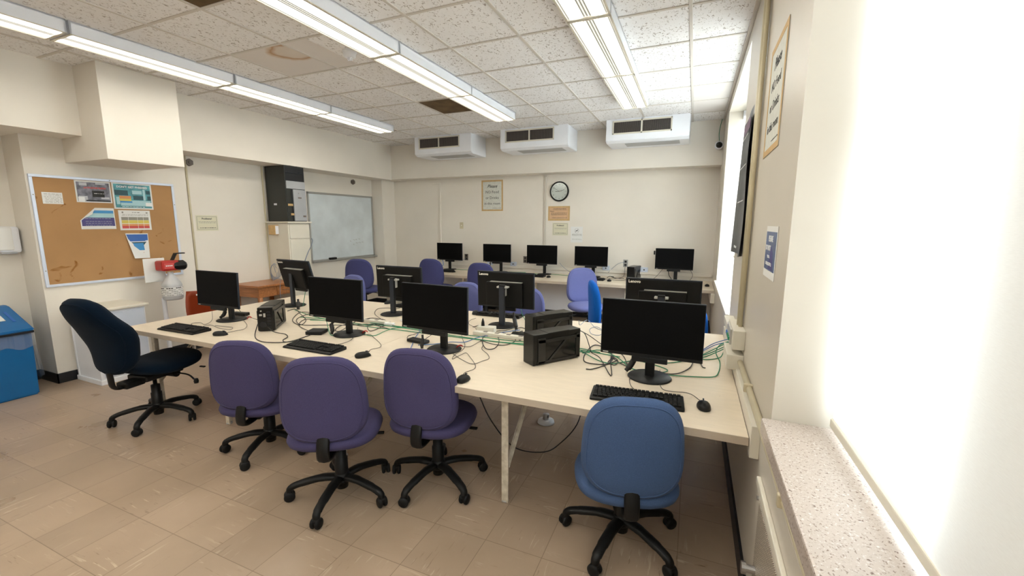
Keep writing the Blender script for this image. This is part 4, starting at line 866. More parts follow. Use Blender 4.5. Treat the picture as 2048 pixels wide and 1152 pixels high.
# ================================================================ FURNITURE
TZT = 0.74
def table(x0, x1, feet, label):
    o = thing('long_table', label, 'table', ((x0 + x1) / 2, 2.79, 0)); cx = (x0 + x1) / 2; hw = (x1 - x0) / 2 - 0.001
    part('table_top', MB().span(-hw, hw, -0.89, 0.89, TZT - 0.036, TZT, 0.002), M['laminate'], o)
    part('edge_band', MB().span(-hw, hw, -0.893, -0.889, TZT - 0.036, TZT - 0.001).span(-hw, hw, 0.889, 0.893, TZT - 0.036, TZT - 0.001).span(-hw - 0.001, -hw + .001, -0.89, 0.89, TZT - 0.036, TZT - 0.001), M['laminate_edge'], o)
    for fx in feet:
        x = fx - cx
        for s_ in (-1, 1):
            y_ = -0.72 if s_ < 0 else 0.72
            lg = MB().box((x, y_, 0.35), (0.042, 0.012, 0.70), 0.002).box((x - 0.016, y_ + 0.020 * -s_, 0.35), (0.010, 0.045, 0.70), 0.002)
            l_ = part('leg', lg, M['leg_paint'], o)
            part('foot', MB().cyl((x - .004, y_ + .01 * -s_, 0.006), 0.022, 0.012, n=16, bev=.002), M['steel'], l_)
            bx = MB(); p0 = Vector((x, y_ - s_ * .01, 0.22)); p1 = Vector((x, y_ - s_ * 0.52, 0.69)); dv = p1 - p0
            ang = math.atan2(dv.z, dv.y); mid_ = (p0 + p1) / 2
            bx.box(mid_, (0.004, dv.length, 0.028), rot=(ang, 0, 0)).box(mid_ + Vector((.012, 0, 0)), (0.024, dv.length, 0.004), rot=(ang, 0, 0))
            part('brace', bx, M['leg_paint'], o)
        part('cross_rail', MB().box((x, 0, 0.690), (0.035, 1.40, 0.026), 0.003), M['leg_paint'], o)
    return o
table(-4.36, -2.03, (-4.27, -3.37, -2.15), 'left half of the long cream table, ending beside the dark teal chair')
table(-2.03, 0.264, (-0.92,), 'right half of the long cream table, ending at the window wall')
# counter along the back wall
o = thing('wall_counter', 'long cream counter along the back wall', 'counter', (-2.35, 6.6, 0))
part('counter_top', MB().span(-2.6, 2.645, -0.48, 0.495, 0.70, TZT, 0.003), M['laminate'], o)
part('edge_band', MB().span(-2.6, 2.645, -0.484, -0.479, 0.70, TZT - 0.001), M['laminate_edge'], o)
part('end_panel', MB().span(-2.6, -2.57, -0.40, 0.495, 0, 0.70, 0.002), M['cream_metal'], o)
for x in (-1.2, 0.1, 1.5): part('support_leg', MB().box((x, -0.35, 0.35), (0.04, 0.04, 0.70), 0.003), M['leg_paint'], o)
solo('daylit_wall_panel', MB().span(-4.9, -0.02, 6.88, 6.93, 0.13, 0.70, 0.003), M['white_metal'], 'added white panel painted as daylit wall below the back counter, above the black base', 'panel')  # wall under the counter added as whiter panel, daylight put into its colour
o = solo('side_cleat', MB().span(WX - 0.05, WX, 6.05, 7.09, 0.58, 0.70, 0.003), M['cream_metal'], 'short cream support at the window end of the back counter', 'support')

# ---------------------------------------------------------------- swivel chairs
def cushion(w_, h_, t_, n=3.2, taper=0.0, bend=0.0, prof=None, waist=None, N=44, K=9, edge=0.45):
    """pillow in local XZ, thickness along Y; front faces +Y"""
    def outline(th):
        c_, s_ = math.cos(th), math.sin(th)
        x = math.copysign(abs(c_) ** (2 / n), c_); z = math.copysign(abs(s_) ** (2 / n), s_)
        k = 1 - taper * z
        if waist: k *= waist(z)
        return x * k * w_ / 2, z * h_ / 2
    b_ = bmesh.new()
    def pt(s_, th, side):
        x, z = outline(th); x *= s_; z *= s_
        e = max(0.0, 1 - s_ ** 5) ** edge
        y = side * t_ / 2 * e + bend * x * x / (w_ / 2) ** 2
        if prof: y += prof(2 * z / h_)
        return Vector((x, y, z))
    ss = [1 - (k / K) ** 1.6 for k in range(K)]
    rings = {}
    for side in (1, -1):
        rl = []
        for i, s_ in enumerate(ss):
            if i == 0 and side == -1: rl.append(rings[1][0]); continue
            rl.append([b_.verts.new(pt(s_, 2 * math.pi * k / N, side)) for k in range(N)])
        rings[side] = rl
        for a, q_ in zip(rl, rl[1:]):
            for k in range(N):
                f_ = b_.faces.new((a[k], a[(k + 1) % N], q_[(k + 1) % N], q_[k])); f_.smooth = True
        cv = b_.verts.new(pt(0, 0, side))
        for k in range(N):
            f_ = b_.faces.new((rl[-1][k], rl[-1][(k + 1) % N], cv)); f_.smooth = True
    pipes = []
    for side in (1, -1):
        pipes.append([pt(0.90, 2 * math.pi * k / 56, side) for k in range(56)])
    return MB().merge(b_), pipes
def chair_meshes(kind):
    d = {}
    if kind == 'task':
        c_, p_ = cushion(0.445, 0.475, 0.085, 3.0, 0.075, 0.03, lambda z: -0.012 * z * z + 0.008 * z, edge=.38)
        d['back'] = c_.mesh('backrest'); d['back_t'] = Matrix.Translation((0, -0.25, 0.678)) @ Matrix.Rotation(R(4), 4, 'X')
        d['pipe'] = MB().tube(p_[0], 0.0034, 5, closed=True).tube(p_[1], 0.0034, 5, closed=True).mesh('piping')
        c_, p_ = cushion(0.495, 0.47, 0.095, 2.8, -0.03, 0, lambda z: -0.010 * z * z, edge=.42)
        d['seat'] = c_.mesh('seat'); d['seat_t'] = Matrix.Translation((0, -0.045, 0.412)) @ Matrix.Rotation(R(-90), 4, 'X')
        bar = MB().tube(catmull([(0, -0.05, 0.345), (0, -0.20, 0.340), (0, -0.282, 0.352), (0, -0.298, 0.40), (0, -0.284, 0.46), (0, -0.25, 0.54)]), [(0.011, 0.034)] * 31, 8)
        d['bar'] = bar.mesh('back_bar')
        d['mech'] = MB().box((0, 0.0, 0.352), (0.18, 0.26, 0.03), 0.01).box((0, -0.12, 0.345), (0.09, 0.10, 0.035), 0.012).mesh('seat_mechanism')
        d['lever'] = MB().tube(catmull([(0.08, 0.02, 0.352), (0.16, 0.02, 0.348), (0.215, 0.03, 0.335)]), [0.006] * 13, 6).box((0.225, 0.032, 0.333), (0.05, 0.024, 0.012), 0.004).mesh('lever')
    else:
        c_, p_ = cushion(0.47, 0.62, 0.15, 2.5, 0.0, 0.035, lambda z: 0.045 * math.cos((z + 0.45) * 2.4) - 0.05 * max(0, z - .2) , waist=lambda z: 0.86 + 0.14 * math.cos((z - .05) * 3.0 + 3.14) ** 2 + .05 * (z < 0) * -z, edge=.5)
        d['back'] = c_.mesh('backrest'); d['back_t'] = Matrix.Translation((0, -0.32, 0.79)) @ Matrix.Rotation(R(6), 4, 'X')
        d['pipe'] = MB().tube(p_[0], 0.0035, 5, closed=True).tube(p_[1], 0.0035, 5, closed=True).mesh('piping')
        c_, p_ = cushion(0.51, 0.50, 0.10, 2.8, -0.04, 0.012, lambda z: -0.035 * max(0, -z - .3) - .02 * max(0, z - .5), edge=.45)
        d['seat'] = c_.mesh('seat'); d['seat_t'] = Matrix.Translation((0, 0.06, 0.475)) @ Matrix.Rotation(R(-86), 4, 'X')
        d['bar'] = MB().tube(catmull([(0, -0.05, 0.385), (0, -0.24, 0.365), (0, -0.29, 0.39), (0, -0.30, 0.47), (0, -0.31, 0.58)]), [(0.011, 0.034)] * 25, 8).mesh('back_bar')
        d['mech'] = MB().box((0, 0.02, 0.395), (0.20, 0.30, 0.05), 0.012).box((0, -0.17, 0.375), (0.11, 0.14, 0.05), 0.012).cyl((0.0, 0.10, 0.37), 0.03, 0.22, 'X', 16).mesh('seat_mechanism')
        d['lever'] = MB().tube(catmull([(0.09, 0.10, 0.375), (0.20, 0.12, 0.36), (0.25, 0.13, 0.32)]), [0.007] * 13, 6).lathe([(0, -0.022), (0.016, -0.018), (0.019, 0), (0.014, 0.02), (0, 0.024)], (0.262, 0.135, 0.305), 12).box((0.24, 0.22, 0.40), (0.05, 0.02, 0.012), 0.004).mesh('lever')
    return d
CM = {k: chair_meshes(k) for k in ('task', 'ergo')}
COLM = MB().lathe([(0, 0.05), (0.033, 0.05), (0.037, 0.10), (0.037, 0.235), (0.031, 0.24), (0.031, 0.30), (0.014, 0.305), (0.014, 0.40), (0, 0.40)], n=20).mesh('gas_column', M['black'])
COLH = MB().lathe([(0, 0.05), (0.033, 0.05), (0.037, 0.10), (0.037, 0.235), (0.031, 0.24), (0.031, 0.30), (0.014, 0.305), (0.014, 0.52), (0, 0.52)], n=20).mesh('gas_column', M['black'])
HUBM = MB().lathe([(0, 0.088), (0.042, 0.088), (0.047, 0.10), (0.043, 0.135), (0.034, 0.15), (0, 0.15)], n=20).mesh('base_hub', M['black'])
LEGM = MB().tube(catmull([(0.03, 0, 0.118), (0.11, 0, 0.122), (0.20, 0, 0.108), (0.262, 0, 0.092), (0.288, 0, 0.075), (0.292, 0, 0.055)], 5), [(0.020, 0.030)] * 6 + [(0.019, 0.027)] * 6 + [(0.018, 0.024)] * 6 + [(0.019, 0.021)] * 8, 10).mesh('base_leg', M['black'])
CASM = MB().cyl((0, 0.015, 0.030), 0.030, 0.020, 'Y', 20, bev=0.006).cyl((0, -0.015, 0.030), 0.030, 0.020, 'Y', 20, bev=0.006).box((0.0, 0, 0.042), (0.042, 0.040, 0.032), 0.010).cyl((0.0, 0, 0.056), 0.008, 0.03, n=10).mesh('caster', M['black_soft'])
def chair(kind, col, x, y, face, leg0, label, group=None, dz=0.0, colname=None):
    """face = degrees left of +Y that the sitter looks; leg0 = world angle of the first leg"""
    o = thing('swivel_chair', label, 'chair', (x, y, 0), R(face), group); d = CM[kind]; T = Matrix.Translation((0, 0, dz))
    def cp(me, m_): 
        key = (me.name, m_.name)
        if key not in CC: c_ = me.copy(); c_.materials.clear(); c_.materials.append(m_); CC[key] = c_
        return CC[key]
    bk = inst('backrest', cp(d['back'], M[col]), o, T @ d['back_t']); inst('piping', cp(d['pipe'], M[col]), bk)
    inst('seat', cp(d['seat'], M[col]), o, T @ d['seat_t'])
    inst('back_bar', cp(d['bar'], M['black']), o, T); inst('seat_mechanism', cp(d['mech'], M['black']), o, T); inst('lever', cp(d['lever'], M['black']), o, T)
    inst('gas_column', COLH if dz > 0.03 else COLM, o); inst('base_hub', HUBM, o)
    rnd = random.Random(int(x * 100 + y * 37))
    for k in range(5):
        l_ = inst('base_leg', LEGM, o, Matrix.Rotation(R(leg0 - face + 72 * k), 4, 'Z'))
        inst('caster', CASM, l_, Matrix.Translation((0.294, 0, 0)) @ Matrix.Rotation(rnd.uniform(0, 6.28), 4, 'Z'))
    return o
CC = {}
chair('ergo', 'teal', -3.984, 1.905, 9, 18, 'dark teal swivel chair with tall contoured back at the left end of the table')
chair('task', 'purple', -2.735, 1.965, 22, 3, 'purple swivel chair at the front of the table, leftmost of the three purple ones', dz=-0.04)
chair('task', 'purple', -1.849, 1.755, 30, 0, 'purple swivel chair pulled out from the table front, middle of the three purple ones', dz=0.03)
chair('task', 'purple', -1.395, 2.10, 10, 45, 'purple swivel chair pushed against the table front, rightmost of the three purple ones', dz=0.03)
chair('task', 'slate', -0.251, 2.045, 15, 39, 'slate blue swivel chair seen from behind in front of the rightmost keyboard', dz=-0.03)
chair('task', 'violet', -4.78, 5.26, 20, 10, 'violet-blue swivel chair below the whiteboard', dz=0.15)
chair('task', 'violet', -3.88, 5.98, 4, 30, 'violet-blue swivel chair at the left end of the back counter', dz=0.13)
chair('task', 'violet', -3.00, 5.98, 8, 50, 'violet-blue swivel chair at the back counter, partly behind a monitor', dz=0.10)
chair('task', 'mauve', -1.22, 5.45, -142, 20, 'lit blue swivel chair facing out from the middle of the back counter', dz=0.10)
chair('task', 'bright', -0.63, 4.15, -72, 20, 'bright blue swivel chair turned sideways behind the far table edge', dz=0.15)
chair('task', 'mauve', -1.62, 4.05, 190, 20, 'lilac swivel chair across the table behind the middle rear monitor')
chair('task', 'mauve', -4.22, 4.15, 175, 20, 'mauve swivel chair across the table, only its top showing behind a front monitor')
chair('task', 'mauve', -2.46, 4.15, 180, 20, 'mauve swivel chair across the table, its top just above the third front monitor')
chair('task', 'bright', -0.07, 3.92, 175, 20, 'blue swivel chair across the table, hidden behind the rightmost monitors')

# ---------------------------------------------------------------- monitors
def monitor_meshes():
    d = {}; W_, H_ = 0.54, 0.318
    d['panel'] = MB().box((0, 0, 0), (W_, 0.018, H_), 0.003).mesh('panel', M['black_edge'])
    d['screen'] = MB().box((0, -0.0095, 0.006), (W_ - 0.008, 0.002, H_ - 0.022)).mesh('screen', M['screen'])
    d['bezel'] = MB().box((0, -0.0105, -H_ / 2 + 0.010), (W_ - 0.004, 0.004, 0.017), 0.001).mesh('lower_bezel', M['black'])
    d['chin'] = MB().box((0, -0.001, -H_ / 2 - 0.014), (0.19, 0.024, 0.028), 0.003).mesh('camera_bar', M['black'])
    d['badge'] = MB().box((-W_ / 2 + 0.03, -0.0128, -H_ / 2 + 0.010), (0.03, 0.0006, 0.006)).mesh('front_badge', M['silver'])
    bk = MB().box((0, 0.028, -0.035), (0.34, 0.042, 0.21), 0.006).box((0, 0.011, 0), (W_ - 0.02, 0.006, H_ - .02), 0.002)
    d['rear'] = bk.mesh('rear_housing', M['monitor_back'])
    d['slot'] = MB().box((-0.02, 0.026, 0.074), (0.30, 0.040, 0.004), 0.001).mesh('silver_slot', M['silver'])
    st = MB().tube([(0, 0, 0.0), (0, 0.012, 0.20), (0, 0.0, 0.345)], [(0.027, 0.018), (0.024, 0.015), (0.022, 0.013)], 4, up=(1, 1, 0)); d['col'] = None
    c_ = MB().box((0, 0, 0.175), (0.052, 0.026, 0.35), 0.005); d['col'] = c_.mesh('stand_column', M['black'])
    d['colface'] = MB().box((0, 0.0145, 0.17), (0.044, 0.003, 0.33), 0.001).mesh('column_face', M['stand_blue'])
    d['brk'] = MB().box((0, -0.02, 0.335), (0.10, 0.05, 0.016), 0.004).box((0, -0.03, 0.30), (0.05, 0.04, 0.09), 0.006).mesh('stand_bracket', M['silver'])
    d['foot'] = MB().lathe([(0, 0), (0.118, 0), (0.122, 0.004), (0.116, 0.010), (0.03, 0.013), (0, 0.013)], n=40).mesh('stand_foot', M['black'])
    return d
MM = monitor_meshes()
def monitor(x, y, zt, rot, label, group, ptop=0.46, dy=0.065, tilt=2.0, dx=0.0, logo=True, lean=0.0, webcam=False):
    """origin at foot; screen faces local -Y"""
    o = thing('monitor', label, 'monitor', (x, y, zt), R(rot), group)
    P_ = Matrix.Translation((dx, -dy, ptop - 0.159)) @ Matrix.Rotation(R(-tilt), 4, 'X')
    p_ = inst('panel', MM['panel'], o, P_)
    for k, n_ in (('screen', 'screen'), ('bezel', 'lower_bezel'), ('badge', 'front_badge'), ('rear', 'rear_housing'), ('slot', 'silver_slot')): inst(n_, MM[k], p_)
    inst('camera_bar', MM['chin'], o, P_)
    if logo: text('Lenovo', 0.030, M['logo'], p_, Matrix.Translation((0.205, 0.0142, 0.132)) @ on_wall('+Y', (0, 0, 0)), name='logo', bold=0.001, ext=0.0006)
    if webcam: part('webcam', MB().box((-0.285, -0.004, 0.09), (0.022, 0.03, 0.06), 0.005), M['black'], o, P_)
    sc = MM['col']; inst('stand_column', MM['col'], o, Matrix.Translation((0, 0.0, 0.008)) @ Matrix.Rotation(R(lean), 4, 'X'))
    inst('column_face', MM['colface'], o, Matrix.Translation((0, 0.0, 0.008)) @ Matrix.Rotation(R(lean), 4, 'X'))
    inst('stand_bracket', MM['brk'], o); inst('stand_foot', MM['foot'], o)
    return o
T_ = TZT + 0.0005
monitor(-3.80, 2.46, T_, 1, 'black monitor, leftmost in the front row on the long table', None, dx=-0.055, ptop=0.445)
monitor(-2.46, 2.50, T_, 0, 'black monitor behind the second front keyboard, next to the square power brick', None, dx=-0.06, ptop=0.452)
monitor(-1.555, 2.45, T_, -3, 'black monitor, third from the left in the front row, behind a lone mouse', None, dx=-0.03, ptop=0.465)
monitor(-0.185, 2.46, T_, 0, 'black monitor, rightmost and nearest the window, behind the slate blue chair', None, ptop=0.458)
monitor(-3.86, 3.16, T_, 173, 'black monitor seen from the back, leftmost of the rear row, tipped toward the camera', None, ptop=0.49, tilt=14, dx=-0.03, dy=0.04)
monitor(-2.62, 3.24, T_, 180, 'black monitor seen from the back between the second and third front monitors', None, ptop=0.455, dy=0.12, dx=0.01)
monitor(-1.47, 3.24, T_, 180, 'black monitor seen from the back behind the rear keyboard, its foot in full view', None, ptop=0.455, dy=0.12, dx=0.02)
monitor(-0.19, 3.24, T_, 180, 'black monitor seen from the back, just above the rightmost front monitor', None, ptop=0.465, dy=0.10, dx=-0.0)
for x, lab, wc, px_ in ((-4.20, 'leftmost of the five on the back counter', False, 0.07), (-3.14, 'second from left on the back counter', False, -0.02), (-2.32, 'in the middle of the back counter', False, 0.0), (-1.48, 'fourth on the back counter, above the lit blue chair', False, 0.0), (-0.22, 'on the back counter nearest the window, webcam on its left edge', True, 0.0)):
    monitor(x, 6.88, T_, 0, 'black monitor ' + lab, 'monitors on the back counter', ptop=0.50, dx=px_ - .03, webcam=wc, tilt=0)

# ---------------------------------------------------------------- keyboards and mice
def keyboard_meshes():
    b_ = bmesh.new(); W_, D_ = 0.445, 0.152
    prof = [(-D_ / 2, 0.0), (-D_ / 2, 0.010), (-D_ / 2 + 0.012, 0.013), (D_ / 2 - 0.01, 0.024), (D_ / 2, 0.022), (D_ / 2, 0.0)]
    lo = [b_.verts.new((-W_ / 2, y, z)) for y, z in prof]; hi = [b_.verts.new((W_ / 2, y, z)) for y, z in prof]
    b_.faces.new(lo); b_.faces.new(hi[::-1])
    for k in range(len(prof)): b_.faces.new((lo[k], lo[(k + 1) % 6], hi[(k + 1) % 6], hi[k]))
    bmesh.ops.bevel(b_, geom=list(b_.edges), offset=0.003, segments=2, affect='EDGES')
    body = MB().merge(b_).mesh('keyboard_body', M['black'])
    ks = MB(); sl = math.atan2(0.011, 0.13)
    rows_ = [(0.058, [(-0.212, 14, 0.0195), (0.068, 3, 0.0195), (0.132, 4, 0.0195)]), (0.033, [(-0.212, 14, .0195), (0.068, 3, .0195), (0.132, 4, .0195)]), (0.014, [(-0.212, 14, .0195), (0.068, 3, .0195), (0.132, 4, .0195)]), (-0.005, [(-0.212, 13, .0208), (0.132, 4, .0195)]), (-0.024, [(-0.212, 12, .0226), (0.0875, 1, .0195), (0.132, 4, .0195)]), (-0.043, [(-0.212, 3, .025), (-0.137, 1, .115), (-0.02, 3, .025), (0.068, 3, .0195), (0.132, 4, .0195)])]
    for y_, segs in rows_:
        z_ = 0.013 + (y_ + 0.064) * 0.0846 + 0.004
        for x0, n_, wd in segs:
            for k in range(n_):
                ks.box((x0 + wd * (k + .5), y_, z_), (wd - 0.0028, 0.0162, 0.0075), 0.0015, rot=(sl, 0, 0), seg=1)
    return body, ks.mesh('keycaps', M['black_soft'])
KB, KC = keyboard_meshes()
def keyboard(x, y, rot, label, z=T_, group=None):
    o = thing('keyboard', label, 'keyboard', (x, y, z), R(rot), group); inst('keyboard_body', KB, o); inst('keycaps', KC, o); return o
keyboard(-3.785, 2.055, 1, 'black keyboard, leftmost on the front edge of the long table')
keyboard(-2.40, 2.105, 0, 'black keyboard half hidden by the middle purple chair')
keyboard(-0.215, 2.105, 4, 'black keyboard behind the slate blue chair, nearest the window')
keyboard(-1.655, 3.60, 182, 'black keyboard at the far side of the table, below the middle rear monitor')
keyboard(-2.62, 3.60, 180, 'black keyboard at the far side of the table, mostly hidden behind the third front monitor')
keyboard(-3.78, 3.58, 176, 'black keyboard at the far side of the table, behind the second front monitor')
for x, lab in ((-4.15, 'leftmost on the back counter'), (-2.42, 'in front of the middle counter monitor'), (-1.45, 'in front of the fourth counter monitor, by the lit blue chair')):
    keyboard(x, 6.52, 0, 'black keyboard ' + lab, group='keyboards on the back counter')
def mouse_meshes():
    b_ = bmesh.new(); N = 20; K = 8; rings = []
    for k in range(K + 1):
        f_ = k / K; s_ = math.sqrt(max(0, 1 - f_ ** 2.6)); z_ = 0.002 + 0.033 * f_
        rings.append([b_.verts.new((0.031 * s_ * math.copysign(abs(math.cos(t_)) ** .8, math.cos(t_)), 0.052 * s_ * math.copysign(abs(math.sin(t_)) ** .85, math.sin(t_)) - 0.012 * f_, z_)) for t_ in [2 * math.pi * j / N for j in range(N)]] if s_ > 0.01 else [b_.verts.new((0, -0.012, z_))])
    for a, q_ in zip(rings, rings[1:]):
        for j in range(N):
            u = []
            for v in (a[j % len(a)], a[(j + 1) % len(a)], q_[(j + 1) % len(q_)], q_[j % len(q_)]):
                if v not in u: u.append(v)
            if len(u) > 2: f2 = b_.faces.new(u); f2.smooth = True
    b_.faces.new(rings[0][::-1])
    return MB().merge(b_).mesh('mouse_body', M['black']), MB().cyl((0, 0.026, 0.029), 0.008, 0.006, 'X', 14).mesh('scroll_wheel', M['stand_blue']), MB().box((0, 0.030, 0.0305), (0.0012, 0.03, 0.004), rot=(R(-20), 0, 0)).mesh('button_seam', M['baseboard'])
MS = mouse_meshes()
def mouse(x, y, rot, label, group=None):
    o = thing('computer_mouse', label, 'mouse', (x, y, T_), R(rot), group)
    for n_, me in zip(('mouse_body', 'scroll_wheel', 'button_seam'), MS): inst(n_, me, o)
mouse(-3.36, 2.075, -60, 'black mouse beside the leftmost keyboard on the long table')
mouse(-1.96, 2.10, -25, 'black mouse right of the half hidden front keyboard')
mouse(-1.14, 1.99, 0, 'black mouse alone near the table edge beside the rightmost purple chair')
mouse(0.095, 2.14, 5, 'black mouse beside the rightmost front keyboard, near the window wall')
mouse(-1.905, 3.57, 200, 'black mouse left of the rear middle keyboard')
mouse(-3.02, 3.66, 170, 'black mouse at the far table edge left of the second rear monitor')
for x, y, lab in ((-3.90, 6.50, 'at the left end of the back counter, by the leftmost keyboard'), (-2.12, 6.50, 'right of the middle counter keyboard'), (-1.14, 6.46, 'right of the fourth counter monitor'), (0.215, 6.50, 'at the window end of the back counter')):
    mouse(x, y, 0, 'black mouse ' + lab, 'mice on the back counter')

# ---------------------------------------------------------------- small computer towers
def tower_meshes():
    W_, D_, H_ = 0.113, 0.36, 0.197; d = {}
    # origin: front-left bottom corner; length along +Y
    d['case'] = MB().span(0, W_, 0, D_, 0.004, H_, 0.004).mesh('case', M['tower'])
    fr = MB().span(-0.001, W_ + 0.001, -0.012, 0.010, 0.0, H_ + 0.001, 0.005); d['front'] = fr.mesh('front_panel', M['tower'])
    rail = MB()
    X = W_
    rail.box((X + 0.004, 0.185, 0.150), (0.006, 0.33, 0.022), 0.002); rail.box((X + 0.004, 0.185, 0.016), (0.006, 0.33, 0.018), 0.002); rail.box((X + 0.004, 0.335, 0.09), (0.006, 0.03, 0.16), 0.002); rail.box((X + 0.004, 0.05, 0.09), (0.006, 0.055, 0.16), 0.002)
    rail.box((X + 0.006, 0.175, 0.083), (0.005, 0.19, 0.012), 0.002, rot=(R(42), 0, 0))
    d['rail'] = rail.mesh('side_trim', M['tower_trim'])
    d['win'] = MB().span(X - 0.001, X + 0.0015, 0.07, 0.325, 0.02, 0.145).mesh('side_window', M['tower_dark'])
    d['feet'] = MB().span(0.005, W_ - .005, 0.02, 0.08, 0, 0.006, .001).span(0.005, W_ - .005, 0.28, 0.34, 0, 0.006, .001).mesh('foot_strip', M['black_soft'])
    d['lid'] = MB().span(0.002, W_ - 0.002, 0.10, 0.27, H_ - 0.001, H_ + 0.002, 0.001).mesh('top_panel', M['tower'])
    pt = MB()
    for k in range(6): pt.span(0.02, 0.045, D_ - 0.001, D_ + 0.004, 0.03 + k * .024, 0.045 + k * .024, .001)
    pt.cyl((0.075, D_ + .002, 0.06), 0.025, 0.006, 'Y', 20); d['ports'] = pt.mesh('rear_ports', M['baseboard'])
    d['io'] = MB().span(0.055, 0.07, D_, D_ + 0.003, 0.12, 0.15).span(0.08, 0.1, D_, D_ + 0.003, 0.13, 0.145).cyl((0.085, D_ + .003, 0.17), 0.006, 0.004, 'Y', 12).mesh('metal_ports', M['silver'])
    return d
TM = tower_meshes()
def tower(x, y, rot, label, group=None, ox=0, oy=0):
    o = thing('computer_tower', label, 'computer', (x, y, T_), R(rot), group)
    T = Matrix.Translation((ox, oy, 0))
    if ox:
        for k, n_ in (('rail', 'side_trim'), ('win', 'side_window')): inst(n_, TM[k], o, T @ Matrix.Translation((0.113, 0, 0)) @ Matrix.Scale(-1, 4, (1, 0, 0)))
    for k, n_ in (('case', 'case'), ('front', 'front_panel'), ('rail', 'side_trim'), ('win', 'side_window'), ('feet', 'foot_strip'), ('lid', 'top_panel'), ('ports', 'rear_ports'), ('io', 'metal_ports')): inst(n_, TM[k], o, T)
    return o
tower(-0.947, 2.44, -36, 'small black computer tower nearest the camera, left of the rightmost monitor')
tower(-1.13, 2.93, -36, 'small black computer tower behind the nearer one, its side lit by the window')
tower(-3.18, 2.262, 217.5, 'small black computer tower on the left part of the table with its ports facing front', None, -0.113, -0.36)
tower(-0.93, 6.82, -12, 'small black computer tower on the back counter beside the window-end monitor')
# the left tower stands with its rear to the camera
# ---------------------------------------------------------------- bricks, adapters and strips on the table
solo('power_brick', MB().box((0, 0, 0.014), (0.13, 0.12, 0.028), 0.006, rot=(0, 0, R(20))), M['black'], 'square black power brick beside the second front monitor foot', 'power brick', None, (-2.72, 2.42, T_))
solo('power_brick', MB().box((0, 0, 0.012), (0.17, 0.07, 0.024), 0.008, rot=(0, 0, R(-8))), M['black'], 'flat black adapter behind the third front monitor foot', 'power brick', None, (-1.83, 2.53, T_))
solo('power_brick', MB().box((0, 0, 0.014), (0.16, 0.065, 0.028), 0.006, rot=(0, 0, R(10))), M['black'], 'black adapter behind the leftmost front monitor foot', 'power brick', None, (-3.92, 2.62, T_))
solo('power_brick', MB().box((0, 0, 0.014), (0.15, 0.09, 0.03), 0.006, rot=(0, 0, R(12))), M['tower'], 'dark adapter behind the near right tower under the green cables', 'power brick', None, (-1.19, 2.98, T_))
o = thing('power_strip', 'cream metal power strip lying along the middle of the table', 'power strip', (-1.20, 2.90, T_), R(-1))
part('strip_body', MB().box((0, 0, 0.014), (0.72, 0.05, 0.028), 0.004), M['cream_metal'], o)
for k in range(6): part('socket', MB().box((-0.26 + k * .1, 0, 0.029), (0.034, 0.024, 0.003), 0.002), M['outlet_brown'], o)
part('rocker_switch', MB().box((0.325, 0, 0.031), (0.022, 0.016, 0.007), 0.002), M['red'], o)
o = thing('power_strip', 'cream metal power strip between the second and third front monitors', 'power strip', (-2.70, 2.88, T_), R(2))
part('strip_body', MB().box((0, 0, 0.014), (0.62, 0.05, 0.028), 0.004), M['cream_metal'], o)
for k in range(5): part('socket', MB().box((-0.22 + k * .1, 0, 0.029), (0.034, 0.024, 0.003), 0.002), M['outlet_brown'], o)
o = thing('power_adapter', 'white plug-in box on the table wires behind the third front monitor', 'adapter', (-1.50, 3.00, T_), R(5))
part('body', MB().box((0, 0, 0.025), (0.15, 0.07, 0.05), 0.006), M['cream_metal'], o); part('plug', MB().lathe([(0, 0), (0.014, 0), (0.012, 0.03), (0.005, 0.06), (0, 0.06)], (-0.03, 0, 0.05), 12), M['black'], o)
solo('power_adapter', MB().box((0, 0, 0.012), (0.09, 0.035, 0.024), 0.004, rot=(0, 0, R(12))), M['paper'], 'small white adapter right of the second front monitor', 'adapter', None, (-2.36, 2.86, T_))
solo('power_adapter', MB().box((0, 0, 0.012), (0.10, 0.025, 0.018), 0.004, rot=(0, 0, R(40))), M['paper'], 'slim white adapter between the second rear monitor foot and the cables', 'adapter', None, (-2.33, 3.05, T_))
solo('cable_tie_bundle', MB().tube(catmull([(0, 0, 0.006), (0.02, 0.02, 0.03), (0.03, 0.03, 0.06), (0.05, 0.03, 0.085)]), [0.012] * 4 + [0.016] * 9 + [0.010] * 6, 8), M['black_cable'], 'short tied black cable bundle standing on the leftmost front monitor foot', 'cable bundle', None, (-3.90, 2.42, T_ + .012))
solo('cable_tie_bundle', MB().tube(catmull([(0, 0, 0.006), (0.01, 0.0, 0.04), (-0.005, 0.01, 0.08), (0.02, 0.02, 0.11)]), [0.012] * 4 + [0.016] * 9 + [0.010] * 6, 8), M['black_cable'], 'short tied black cable bundle left of the second front monitor foot', 'cable bundle', None, (-2.585, 2.44, T_))
solo('cable_tie_bundle', MB().tube(catmull([(0, 0, 0.006), (0.0, 0.0, 0.03), (0.0, 0.01, 0.07), (0.0, 0.01, 0.10)]), [0.010] * 4 + [0.013] * 9 + [0.008] * 6, 8), M['black_cable'], 'short tied black cable bundle left of the third front monitor foot', 'cable bundle', None, (-1.705, 2.40, T_))
solo('cable_tie_bundle', MB().tube(catmull([(0, 0, 0.006), (0.02, 0.01, 0.03), (0.04, 0.02, 0.07), (0.05, 0.03, 0.11)]), [0.013] * 4 + [0.018] * 9 + [0.010] * 6, 8), M['black_cable'], 'short tied black cable bundle left of the rightmost front monitor stand', 'cable bundle', None, (-0.32, 2.47, T_ + .012))
